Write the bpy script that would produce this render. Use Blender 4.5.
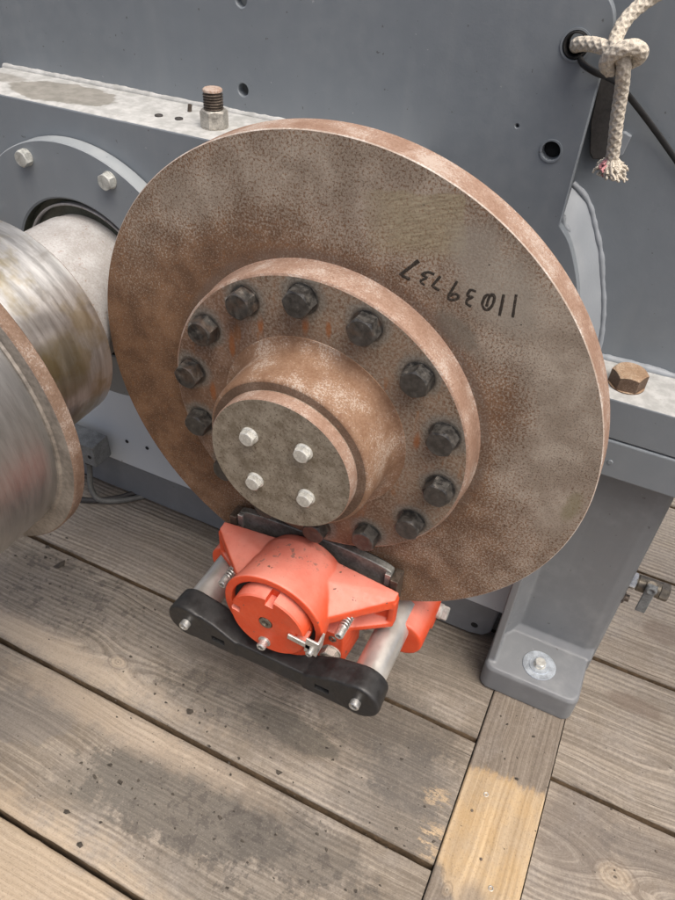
import bpy, bmesh, math, random
from mathutils import Vector, Matrix, noise as mnoise
rnd = random.Random(7)
PI = math.pi
S = bpy.context.scene
for o in list(bpy.data.objects): bpy.data.objects.remove(o)
COL = S.collection

# ------------------------------------------------------------------ camera
cam = bpy.data.cameras.new('camera'); camo = bpy.data.objects.new('camera', cam); COL.objects.link(camo)
RX = (0.89940581, 0.43494527, 0.04349481); RY = (0.31655114, -0.5794833, -0.75099566); RZ = (-0.30143749, 0.6892182, -0.65887307)
CP = (0.26625138, -0.56472159, 0.48997481)
camo.matrix_world = Matrix(((RX[0], -RY[0], -RZ[0], CP[0]), (RX[1], -RY[1], -RZ[1], CP[1]), (RX[2], -RY[2], -RZ[2], CP[2]), (0, 0, 0, 1)))
cam.sensor_fit = 'VERTICAL'; cam.sensor_height = 24; cam.sensor_width = 18; cam.lens = 24 * 700.56 / 900
cam.clip_start = 0.01; cam.clip_end = 200
S.camera = camo
S.render.resolution_x = 768; S.render.resolution_y = 1024

# ------------------------------------------------------------------ sky, sun, exposure
SUN_EL, SUN_AZ = math.radians(66), math.radians(112)      # azimuth clockwise from +Y
W = bpy.data.worlds.new('World'); S.world = W; W.use_nodes = True
nt = W.node_tree; bg = nt.nodes['Background']
sky = nt.nodes.new('ShaderNodeTexSky'); sky.sky_type = 'NISHITA'; sky.sun_disc = False
sky.sun_elevation = SUN_EL; sky.sun_rotation = SUN_AZ
sky.air_density = 0.7; sky.dust_density = 8.0; sky.ozone_density = 0.6; sky.altitude = 0
nt.links.new(sky.outputs[0], bg.inputs[0]); bg.inputs[1].default_value = 0.085
sl = bpy.data.lights.new('sun', 'SUN'); sl.energy = 1.5; sl.angle = math.radians(50); sl.color = (1.0, 0.965, 0.90)
so = bpy.data.objects.new('sun', sl); COL.objects.link(so)
sd = Vector((math.sin(SUN_AZ) * math.cos(SUN_EL), math.cos(SUN_AZ) * math.cos(SUN_EL), math.sin(SUN_EL)))
so.rotation_euler = sd.to_track_quat('Z', 'Y').to_euler()
S.view_settings.view_transform = 'Standard'; S.view_settings.look = 'None'
S.view_settings.exposure = 0.97; S.view_settings.gamma = 1

# ------------------------------------------------------------------ shader helpers
class X:
    """a socket with arithmetic"""
    def __init__(s, m, sock): s.m = m; s.s = sock
    def _b(a, op, b, c=None):
        n = a.m.nt.nodes.new('ShaderNodeMath'); n.operation = op
        for i, v in enumerate((a, b, c)):
            if v is None: continue
            if isinstance(v, X): a.m.nt.links.new(v.s, n.inputs[i])
            else: n.inputs[i].default_value = v
        return X(a.m, n.outputs[0])
    def __add__(a, b): return a._b('ADD', b)
    __radd__ = __add__
    def __sub__(a, b): return a._b('SUBTRACT', b)
    def __rsub__(a, b): return (a * -1.0) + b
    def __mul__(a, b): return a._b('MULTIPLY', b)
    __rmul__ = __mul__
    def __truediv__(a, b): return a._b('DIVIDE', b)
    def f(a, op, b=None, c=None): return a._b(op, b, c)
    def abs(a): return a._b('ABSOLUTE', None)
    def sqrt(a): return a._b('SQRT', None)
    def sin(a): return a._b('SINE', None)
    def max(a, b): return a._b('MAXIMUM', b)
    def min(a, b): return a._b('MINIMUM', b)
    def clamp(a):
        r = a._b('ADD', 0.0); r.s.node.use_clamp = True; return r
    def ss(a, lo, hi, to0=0.0, to1=1.0):
        n = a.m.nt.nodes.new('ShaderNodeMapRange'); n.interpolation_type = 'SMOOTHSTEP'
        a.m.nt.links.new(a.s, n.inputs[0])
        if lo > hi: lo, hi, to0, to1 = hi, lo, to1, to0
        for i, v in zip((1, 2, 3, 4), (lo, hi, to0, to1)): n.inputs[i].default_value = v
        return X(a.m, n.outputs[0])

class Mat:
    def __init__(s, name, rough=0.5, metal=0.0, spec=0.5):
        s.mat = bpy.data.materials.new(name); s.mat.use_nodes = True; s.nt = s.mat.node_tree
        s.b = s.nt.nodes['Principled BSDF']; s.set('Roughness', rough); s.set('Metallic', metal); s.set('Specular IOR Level', spec)
        s.tc = s.nt.nodes.new('ShaderNodeTexCoord'); s.co = s.tc.outputs['Object']
    def set(s, k, v):
        if isinstance(v, X): s.nt.links.new(v.s, s.b.inputs[k])
        elif hasattr(v, 'is_linked'): s.nt.links.new(v, s.b.inputs[k])
        elif isinstance(v, (tuple, list)): s.b.inputs[k].default_value = (*v, 1)
        else: s.b.inputs[k].default_value = v
    def world(s):
        g = s.nt.nodes.new('ShaderNodeNewGeometry'); s.co = g.outputs['Position']; return s
    def xyz(s):
        n = s.nt.nodes.new('ShaderNodeSeparateXYZ'); s.nt.links.new(s.co, n.inputs[0])
        return [X(s, n.outputs[i]) for i in range(3)]
    def vec(s, x, y, z):
        n = s.nt.nodes.new('ShaderNodeCombineXYZ')
        for i, v in enumerate((x, y, z)):
            if isinstance(v, X): s.nt.links.new(v.s, n.inputs[i])
            else: n.inputs[i].default_value = v
        return n.outputs[0]
    def noise(s, scale, detail=3, rough=0.55, co=None, stretch=None, dist=0.0, off=(0, 0, 0)):
        co = co or s.co
        if stretch or off != (0, 0, 0):
            m = s.nt.nodes.new('ShaderNodeMapping'); m.inputs['Scale'].default_value = stretch or (1, 1, 1); m.inputs['Location'].default_value = off
            s.nt.links.new(co, m.inputs[0]); co = m.outputs[0]
        n = s.nt.nodes.new('ShaderNodeTexNoise'); n.inputs['Scale'].default_value = scale; n.inputs['Detail'].default_value = detail
        n.inputs['Roughness'].default_value = rough; n.inputs['Distortion'].default_value = dist
        s.nt.links.new(co, n.inputs['Vector']); return X(s, n.outputs[0])
    def vor(s, scale, co=None):
        n = s.nt.nodes.new('ShaderNodeTexVoronoi'); n.inputs['Scale'].default_value = scale
        s.nt.links.new(co or s.co, n.inputs['Vector']); return X(s, n.outputs['Distance'])
    def mix(s, fac, a, b):
        n = s.nt.nodes.new('ShaderNodeMix'); n.data_type = 'RGBA'
        if isinstance(fac, X): s.nt.links.new(fac.s, n.inputs[0])
        else: n.inputs[0].default_value = fac
        for i, v in ((6, a), (7, b)):
            if isinstance(v, (tuple, list)): n.inputs[i].default_value = (*v, 1)
            else: s.nt.links.new(v, n.inputs[i])
        return n.outputs[2]
    def bump(s, h, dist=0.001, strength=1.0):
        n = s.nt.nodes.new('ShaderNodeBump'); n.inputs['Distance'].default_value = dist; n.inputs['Strength'].default_value = strength
        s.nt.links.new(h.s, n.inputs['Height']); s.nt.links.new(n.outputs[0], s.b.inputs['Normal'])

def ell(m, x, y, cx, cy, rx, ry, ang=0.0, soft=0.35, wob=None):
    """soft elliptical mask with a wobbly edge"""
    ca, sa = math.cos(ang), math.sin(ang)
    dx, dy = x - cx, y - cy
    u_, v_ = (dx * ca + dy * sa) / rx, (dy * ca - dx * sa) / ry
    d = (u_ * u_ + v_ * v_).sqrt()
    if wob is not None: d = d + wob
    return d.ss(1 + soft, 1 - soft)

M = {}
def paint_grey(name, base, dust=(0.42, 0.43, 0.42), dustamt=0.35, rough=0.42):
    m = Mat(name, rough); m.world()
    n1 = m.noise(6, 4, 0.6); n2 = m.noise(45, 4, 0.65); n3 = m.noise(320, 2)
    d = (n1 * 0.6 + n2 * 0.4).ss(0.46, 0.72) * dustamt
    c = m.mix(d, base, dust)
    sc = m.noise(190, 2, 0.5, off=(3, 1, 7)).ss(0.775, 0.80)
    c = m.mix(sc * 0.5, c, (0.45, 0.46, 0.46))
    stv = m.noise(1, 4, 0.6, stretch=(26, 26, 1.6)); c = m.mix(stv.ss(0.5, 0.75) * 0.07, c, dust)
    dk = m.noise(150, 2, 0.5, off=(9, 4, 2)).ss(0.735, 0.765)
    c = m.mix(dk * 0.6, c, (0.05, 0.045, 0.04))
    m.set('Base Color', c); m.set('Roughness', n2.ss(0.3, 0.75, rough - 0.06, rough + 0.2))
    m.bump(n3 * 0.4 + n2, 0.0006, 0.35); M[name] = m.mat
paint_grey('housing_grey', (0.190, 0.214, 0.236), dustamt=0.12)
paint_grey('housing_grey_light', (0.27, 0.295, 0.31), dustamt=0.3)
paint_grey('sump_grey', (0.50, 0.53, 0.54), (0.6, 0.6, 0.58), 0.3)
paint_grey('leg_grey', (0.175, 0.185, 0.195), dustamt=0.25)
paint_grey('weld_grey', (0.27, 0.295, 0.32), (0.42, 0.43, 0.43), 0.5)

def m_ledge():
    m = Mat('dusty_ledge', 0.75); m.world(); x, y, z = m.xyz()
    n1 = m.noise(14, 5, 0.65); n2 = m.noise(70, 4, 0.6); n3 = m.noise(260, 2)
    c = m.mix(n2.ss(0.35, 0.7), (0.345, 0.35, 0.34), (0.49, 0.495, 0.485))
    wob = (m.noise(30, 4) - 0.5) * 0.9
    st = ell(m, x, y, -0.4448, 0.1448, 0.078, 0.038, 0.0, 0.06, wob).max(ell(m, x, y, -0.5805, 0.15, 0.06, 0.02, 0.1, 0.2, wob) * 0.8)
    c = m.mix(st, c, m_mixcol(m, n2, (0.19, 0.185, 0.165), (0.27, 0.26, 0.235)))
    c = m.mix(n1.ss(0.6, 0.75) * 0.5, c, (0.33, 0.32, 0.28))
    sp = m.noise(420, 2).ss(0.68, 0.74)
    c = m.mix(sp * 0.6, c, (0.25, 0.2, 0.15))
    m.set('Base Color', c); m.bump(n2 + n3 * 0.3, 0.001, 0.4); M['dusty_ledge'] = m.mat
def m_mixcol(m, f, a, b): return m.mix(f.ss(0.3, 0.7), a, b)
m_ledge()

# rusted steel -------------------------------------------------------------
def m_rust_face():
    m = Mat('rust_face', 0.8, 0.0, 0.25); x, y, z = m.xyz()
    r = (x * x + z * z).sqrt()
    big = m.noise(7, 4, 0.6); mid = m.noise(26, 4, 0.6); fine = m.noise(400, 3, 0.75); fine2 = m.noise(560, 3, 0.7, off=(4, 4, 4)); tr = m.noise(1, 4, 0.6, co=m.vec(r * 420, 0.0, 0.0))
    brown = m.mix(mid.ss(0.3, 0.7), (0.125, 0.069, 0.040), (0.235, 0.133, 0.075))
    grey = m.mix(mid.ss(0.35, 0.7), (0.30, 0.25, 0.198), (0.45, 0.39, 0.32))
    # greyer towards the top and the right, browner on the left and round the flange
    g = (x * 1.5 + z * 0.8 + 0.07).ss(-0.3, 0.45) * 0.45 + (big - 0.5) * 0.6 + (mid - 0.5) * 0.35 + 0.09
    def blob(cx, cz, rx, rz, an, amt):
        nonlocal g
        g = g + ell(m, x, z, cx, cz, rx, rz, an, 0.7, (mid - 0.5) * 0.8) * (amt * 0.7)
    blob(-0.045, 0.245, 0.12, 0.05, 0.2, 0.45); blob(-0.21, 0.185, 0.05, 0.05, 0.6, 0.5); blob(-0.245, 0.105, 0.035, 0.05, 0, 0.4); blob(-0.15, 0.215, 0.035, 0.03, 0.5, 0.35)
    blob(0.255, 0.09, 0.04, 0.11, 0.25, 0.55); blob(0.20, 0.16, 0.05, 0.06, 0, 0.35); blob(0.272, -0.04, 0.018, 0.03, -0.2, 0.5); blob(0.235, 0.0, 0.03, 0.09, 0.1, 0.3)
    blob(-0.24, -0.02, 0.10, 0.16, 0, -0.4); blob(-0.10, 0.185, 0.09, 0.03, 0.5, -0.35); blob(0.205, 0.075, 0.025, 0.045, 0.4, -0.55); blob(0.215, -0.07, 0.045, 0.06, 0.2, -0.3); blob(0.10, -0.25, 0.13, 0.05, 0.3, -0.3)
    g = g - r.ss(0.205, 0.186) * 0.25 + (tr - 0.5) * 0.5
    spk = (fine - 0.5) * 4.0
    fac = (g + spk * 0.95).ss(0.15, 0.82)
    c = m.mix(fac, brown, grey)
    # orange freckles and dark pits
    c = m.mix((m.noise(95, 3, 0.6, off=(2, 8, 1)).ss(0.56, 0.7)) * (1 - fac) * 0.4, c, (0.25, 0.115, 0.045))
    c = m.mix(fine2.ss(0.50, 0.66) * (0.45 + m.noise(11, 3, 0.6, off=(1, 3, 3)).ss(0.4, 0.62) * 0.45), c, (0.08, 0.05, 0.035))
    c = m.mix((m.noise(480, 3, 0.7, off=(7, 7, 2)).ss(0.54, 0.66)) * 0.55, c, (0.36, 0.29, 0.23))
    # wiped olive-grey rectangle and wiped bands
    px = (x - 0.078) * 0.985 + (z - 0.238) * 0.17; pz = (z - 0.238) * 0.985 - (x - 0.078) * 0.17
    wob = (mid - 0.5) * 0.02
    rect = ((px.abs() + wob).ss(0.049, 0.045)) * px.ss(-0.05, -0.01, 0.25, 1.0) * (pz + wob).ss(0.029, 0.026) * (pz + wob).ss(-0.036, -0.016)
    brush = m.noise(60, 3, 0.6, co=m.vec(x * 0.9 + z * 0.4, 0.0, (z - x * 0.35) * 7))
    c = m.mix(rect * (0.35 + fine.ss(0.35, 0.6) * 0.5) * 0.95, c, m.mix(brush.ss(0.3, 0.7), (0.24, 0.20, 0.125), (0.43, 0.37, 0.25)))
    smear = ell(m, x, z, 0.16, 0.205, 0.055, 0.03, -0.75, 0.4, (mid - 0.5) * 1.2)
    c = m.mix(smear * 0.6, c, (0.35, 0.32, 0.27))
    smear2 = ell(m, x, z, 0.284, -0.016, 0.008, 0.02, -0.1, 0.4, (mid - 0.5) * 1.2)
    c = m.mix(smear2 * 0.6, c, (0.20, 0.18, 0.10))
    smear3 = ell(m, x, z, 0.135, 0.145, 0.03, 0.012, -0.6, 0.4, (mid - 0.5) * 1.2)
    c = m.mix(smear3 * 0.7, c, (0.16, 0.145, 0.12))
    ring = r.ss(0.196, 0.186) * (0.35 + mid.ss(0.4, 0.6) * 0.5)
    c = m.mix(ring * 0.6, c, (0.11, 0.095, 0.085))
    dr = m.noise(260, 1, 0.5, off=(6, 2, 3)).ss(0.76, 0.79)
    c = m.mix(dr, c, (0.03, 0.025, 0.02))
    m.set('Base Color', c); m.set('Roughness', fac.ss(0, 1, 0.85, 0.62)); m.set('Metallic', fac * 0.12)
    m.bump(fine * 0.6 + fine2 * 0.5 + mid * 0.6, 0.0012, 0.45); M['rust_face'] = m.mat
m_rust_face()

def rust_skin(name, a, b, hi, hiamt, dark=(0.16, 0.075, 0.045), rough=0.75):
    m = Mat(name, rough, 0.0, 0.35)
    mid = m.noise(30, 4, 0.6); fine = m.noise(380, 3, 0.7); fine2 = m.noise(560, 3, 0.7, off=(4, 4, 4))
    c = m.mix((mid * 0.5 + fine * 0.5).ss(0.35, 0.65), a, b)
    c = m.mix((fine2 + (mid - 0.5) * 0.9).ss(0.53, 0.68) * hiamt, c, hi)
    c = m.mix(m.noise(210, 3, 0.6, off=(1, 5, 9)).ss(0.60, 0.72) * 0.55, c, dark)
    m.set('Base Color', c); m.bump(fine * 0.6 + fine2 * 0.5, 0.0012, 0.4); M[name] = m.mat
rust_skin('rust_rim', (0.235, 0.142, 0.098), (0.345, 0.237, 0.18), (0.47, 0.41, 0.36), 0.65)
rust_skin('rust_rim_dark', (0.15, 0.095, 0.065), (0.25, 0.175, 0.13), (0.40, 0.35, 0.31), 0.6)
rust_skin('rust_hub', (0.175, 0.096, 0.055), (0.27, 0.168, 0.108), (0.43, 0.375, 0.32), 0.65)
rust_skin('rust_dark', (0.09, 0.055, 0.035), (0.15, 0.10, 0.07), (0.25, 0.2, 0.16), 0.4)
rust_skin('bare_edge', (0.38, 0.29, 0.23), (0.52, 0.45, 0.39), (0.72, 0.68, 0.63), 0.6, (0.3, 0.17, 0.1), 0.45)
rust_skin('rust_nut', (0.24, 0.155, 0.095), (0.36, 0.25, 0.165), (0.46, 0.40, 0.31), 0.6)
rust_skin('shaft_rust_white', (0.30, 0.285, 0.27), (0.42, 0.415, 0.41), (0.5, 0.5, 0.5), 0.35, (0.20, 0.10, 0.055))

def m_flange():
    m = Mat('flange_face', 0.75, 0.0, 0.3); x, y, z = m.xyz()
    r = (x * x + z * z).sqrt(); a = z.f('ARCTAN2', x)
    big = m.noise(13, 4, 0.6); mid = m.noise(40, 4, 0.65); fine = m.noise(330, 3, 0.7)
    c = m.mix(mid.ss(0.3, 0.7), (0.125, 0.070, 0.042), (0.21, 0.125, 0.080))
    c = m.mix(((fine - 0.5) * 2.4 + big).ss(0.4, 0.9) * 0.7, c, (0.31, 0.24, 0.195))
    c = m.mix(((x * 1.4 + z + (big - 0.5) * 0.25).ss(-0.02, 0.14)) * fine.ss(0.35, 0.6) * 0.6, c, (0.30, 0.265, 0.205))
    # rust runs below bolts
    c = m.mix(m.noise(28, 3, 0.6, stretch=(3, 1, 0.6), off=(5, 0, 0)).ss(0.60, 0.72) * 0.55, c, (0.26, 0.11, 0.04))
    for rx_, rz_, w_, h_ in ((-0.010, 0.134, 0.0035, 0.016), (0.0155, 0.129, 0.003, 0.009), (-0.062, 0.112, 0.003, 0.012), (-0.098, 0.075, 0.0035, 0.014), (-0.128, 0.002, 0.004, 0.012), (0.120, 0.028, 0.0035, 0.010)):
        c = m.mix(ell(m, x, z, rx_, rz_, w_, h_, 0.0, 0.5, (mid - 0.5) * 1.4) * 0.75, c, (0.27, 0.095, 0.028))
    # grey scrubbed halo round each of the 14 bolts
    k = 2 * PI / 14
    t = ((a - math.radians(BOLT0)) / k + 100.5).f('FRACT') - 0.5
    ax = t * k * 0.155; d = (ax * ax + (r - 0.155) * (r - 0.155)).sqrt()
    halo = (d + (mid - 0.5) * 0.012).ss(0.029, 0.019)
    c = m.mix(halo * 0.75, c, m.mix(fine.ss(0.35, 0.65), (0.13, 0.118, 0.10), (0.22, 0.205, 0.175)))
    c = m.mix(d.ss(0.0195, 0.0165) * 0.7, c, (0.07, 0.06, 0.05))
    m.set('Base Color', c); m.bump(fine * 0.7 + mid * 0.5, 0.0012, 0.4); M['flange_face'] = m.mat
BOLT0 = 17.5
m_flange()

def m_cap():
    m = Mat('cap_plate', 0.6, 0.25, 0.4)
    big = m.noise(16, 4, 0.6); mid = m.noise(60, 4, 0.65); fine = m.noise(380, 3, 0.7)
    c = m.mix((mid * 0.6 + fine * 0.4).ss(0.36, 0.66), (0.175, 0.145, 0.105), (0.335, 0.295, 0.235))
    c = m.mix(big.ss(0.52, 0.7) * 0.3, c, (0.24, 0.22, 0.18))
    c = m.mix(m.noise(420, 2, 0.6, off=(1, 2, 3)).ss(0.58, 0.68) * 0.75, c, (0.10, 0.07, 0.045))
    m.set('Base Color', c); m.bump(fine + mid * 0.5, 0.0008, 0.35); M['cap_plate'] = m.mat
m_cap()

def simple(name, col, rough=0.5, metal=0.0, var=0.25, scale=60, bump=0.0006, spec=0.5, coat=0.0):
    m = Mat(name, rough, metal, spec); n = m.noise(scale, 4, 0.6); n2 = m.noise(scale * 6, 2, 0.6)
    lo = tuple(v * (1 - var) for v in col); hi = tuple(min(1, v * (1 + var)) for v in col)
    m.set('Base Color', m.mix((n * 0.6 + n2 * 0.4).ss(0.35, 0.65), lo, hi)); m.set('Roughness', n.ss(0.3, 0.7, max(0.05, rough - 0.1), min(1, rough + 0.12)))
    if coat: m.set('Coat Weight', coat); m.set('Coat Roughness', 0.25)
    m.bump(n + n2 * 0.6, bump, 0.3); M[name] = m.mat
    return m
simple('zinc', (0.58, 0.58, 0.56), 0.36, 0.8, 0.2, 120)
def m_blackbolt():
    m = Mat('black_bolt', 0.4, 0.25, 0.8); oi = m.nt.nodes.new('ShaderNodeObjectInfo'); rd = X(m, oi.outputs['Random'])
    ofs = m.nt.nodes.new('ShaderNodeVectorMath'); ofs.operation = 'ADD'; m.nt.links.new(m.co, ofs.inputs[0]); m.nt.links.new(oi.outputs['Location'], ofs.inputs[1])
    m.co = ofs.outputs[0]
    n = m.noise(130, 4, 0.65); n2 = m.noise(60, 3); n3 = m.noise(600, 2)
    c = m.mix(n.ss(0.35, 0.65), (0.022, 0.021, 0.020), (0.065, 0.061, 0.055))
    c = m.mix((n2 + (rd - 0.5) * 0.25).ss(0.54, 0.72) * 0.4, c, (0.11, 0.068, 0.044))
    c = m.mix(n.ss(0.62, 0.70) * 0.5, c, (0.20, 0.18, 0.155))
    m.set('Base Color', c); m.set('Roughness', n.ss(0.3, 0.7, 0.3, 0.6)); m.bump(n + n3 * 0.4, 0.0012, 0.4); M['black_bolt'] = m.mat
m_blackbolt()
simple('zinc_blue', (0.50, 0.55, 0.60), 0.4, 0.6, 0.2, 70)
simple('zinc_pale', (0.58, 0.58, 0.54), 0.42, 0.45, 0.2, 160)
simple('black_paint', (0.016, 0.016, 0.0165), 0.5, 0.0, 0.35, 60, 0.0006)
simple('dark_gap', (0.012, 0.012, 0.012), 0.8)
simple('dark_lug', (0.045, 0.042, 0.04), 0.6)
simple('pad_lining', (0.03, 0.028, 0.026), 0.85, 0, 0.4, 200)
simple('pad_steel', (0.23, 0.235, 0.22), 0.48, 0.55, 0.3, 50)
simple('brass_worn', (0.17, 0.15, 0.12), 0.45, 0.6, 0.35, 120)
simple('strap_black', (0.010, 0.010, 0.0105), 0.6, 0, 0.3)
m = Mat('marker_ink', 0.7); m.set('Base Color', m.mix(m.noise(650, 3, 0.7).ss(0.56, 0.66) * 0.75, (0.026, 0.021, 0.016), (0.16, 0.12, 0.09))); M['marker_ink'] = m.mat
simple('cable_grey', (0.13, 0.13, 0.12), 0.6)
simple('box_grey', (0.17, 0.18, 0.18), 0.55, 0, 0.3)
simple('seal_olive', (0.055, 0.06, 0.045), 0.4, 0, 0.4)
simple('stud_steel', (0.13, 0.105, 0.085), 0.45, 0.6, 0.4, 150)
simple('nut_steel', (0.42, 0.40, 0.36), 0.45, 0.55, 0.35, 90)
simple('soil', (0.05, 0.042, 0.033), 0.95, 0, 0.5, 200)
simple('bolt_grey', (0.50, 0.51, 0.48), 0.45, 0.45, 0.25, 110)

def m_red():
    m = Mat('red_paint', 0.5, 0.0, 0.4)
    n1 = m.noise(22, 4, 0.6); n2 = m.noise(120, 4, 0.65); n3 = m.noise(400, 2)
    c = m.mix(n1.ss(0.3, 0.7), (0.61, 0.066, 0.018), (0.67, 0.090, 0.030))
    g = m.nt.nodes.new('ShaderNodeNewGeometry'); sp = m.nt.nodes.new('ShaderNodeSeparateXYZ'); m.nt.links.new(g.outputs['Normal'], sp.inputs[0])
    dust = X(m, sp.outputs[2]).ss(0.3, 0.95) * (0.55 + n1.ss(0.3, 0.7) * 0.3)        # settled dust plus pinkish sky reflection, painted onto upward faces
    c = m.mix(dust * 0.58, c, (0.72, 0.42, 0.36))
    sc = (m.noise(48, 3, 0.7, off=(3, 3, 1))).ss(0.675, 0.70)
    c = m.mix(sc * 0.9, c, (0.12, 0.085, 0.065))
    c = m.mix(n2.ss(0.70, 0.75) * 0.6, c, (0.24, 0.11, 0.08))
    x, y, z = m.xyz()
    scf = m.noise(95, 3, 0.6, off=(2, 6, 1)).ss(0.58, 0.63) * ell(m, x, y, 0.003, -0.062, 0.034, 0.022, 0.3, 0.4).max(ell(m, x, y, -0.035, -0.09, 0.022, 0.014, 0.3, 0.4)) * z.ss(-0.215, -0.205)
    c = m.mix(scf * 0.7, c, (0.20, 0.135, 0.11))
    gr = m.noise(14, 5, 0.7, off=(4, 1, 8)); c = m.mix(gr.ss(0.52, 0.74) * 0.35, c, (0.26, 0.10, 0.06))
    c = m.mix(m.noise(300, 3, 0.7, off=(1, 1, 5)).ss(0.62, 0.72) * 0.35, c, (0.30, 0.13, 0.09))
    m.set('Base Color', c); m.set('Roughness', n2.ss(0.3, 0.7, 0.45, 0.70))
    m.bump(n1 * 0.8 + n3 * 0.5 + n2 * 0.5, 0.0014, 0.4); M['red_paint'] = m.mat
m_red()

def m_drum():
    m = Mat('drum_polished', 0.28, 0.9); x, y, z = m.xyz(); a = z.f('ARCTAN2', x)
    st = m.noise(5, 5, 0.65, co=m.vec(a * 0.35, y * 24, 0.0)); bl = m.noise(2.4, 4, 0.6, co=m.vec(a * 1.0, y * 9, 3.0)); fine = m.noise(50, 3, 0.6, co=m.vec(a * 0.5, y * 14, 0.0))
    c = m.mix(st.ss(0.3, 0.7), (0.60, 0.59, 0.57), (0.82, 0.815, 0.80))
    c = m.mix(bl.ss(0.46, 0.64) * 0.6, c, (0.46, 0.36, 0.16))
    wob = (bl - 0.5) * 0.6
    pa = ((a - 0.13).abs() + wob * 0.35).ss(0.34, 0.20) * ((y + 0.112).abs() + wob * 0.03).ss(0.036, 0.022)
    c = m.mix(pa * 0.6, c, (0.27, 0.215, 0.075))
    c = m.mix(m.noise(3, 4, 0.6, co=m.vec(a * 1.2, y * 7, 7.0)).ss(0.52, 0.72) * 0.5, c, (0.25, 0.215, 0.18))
    sm = ((a - 0.52 + (y + 0.1) * 2).abs() + wob * 0.2).ss(0.14, 0.02) * (y + 0.11).abs().ss(0.05, 0.0)
    c = m.mix(sm * 0.55, c, (0.22, 0.21, 0.20))
    m.set('Base Color', c); m.set('Roughness', (st * 0.6 + fine * 0.4).ss(0.3, 0.7, 0.27, 0.44))
    m.bump(fine, 0.0002, 0.2); M['drum_polished'] = m.mat
    m = Mat('drum_satin', 0.42, 0.85); x, y, z = m.xyz(); a = z.f('ARCTAN2', x)
    st = m.noise(6, 5, 0.65, co=m.vec(a * 0.5, y * 22, 0.0)); fl = m.noise(9, 3, 0.6, co=m.vec(a * 1.0, y * 160, 0.0)); big = m.noise(9, 4)
    c = m.mix(st.ss(0.3, 0.7), (0.34, 0.335, 0.325), (0.42, 0.415, 0.405))
    c = m.mix(fl.ss(0.55, 0.7) * 0.4, c, (0.24, 0.22, 0.2))
    c = m.mix(big.ss(0.58, 0.75) * 0.1, c, (0.30, 0.25, 0.2))
    m.set('Base Color', c); m.set('Roughness', st.ss(0.3, 0.7, 0.34, 0.44)); m.bump(fl, 0.0003, 0.25); M['drum_satin'] = m.mat
m_drum()
simple('pin_steel', (0.66, 0.65, 0.62), 0.38, 0.75, 0.06, 30, 0.0001)
simple('drum_flange', (0.30, 0.27, 0.235), 0.5, 0.5, 0.3, 30)

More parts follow.
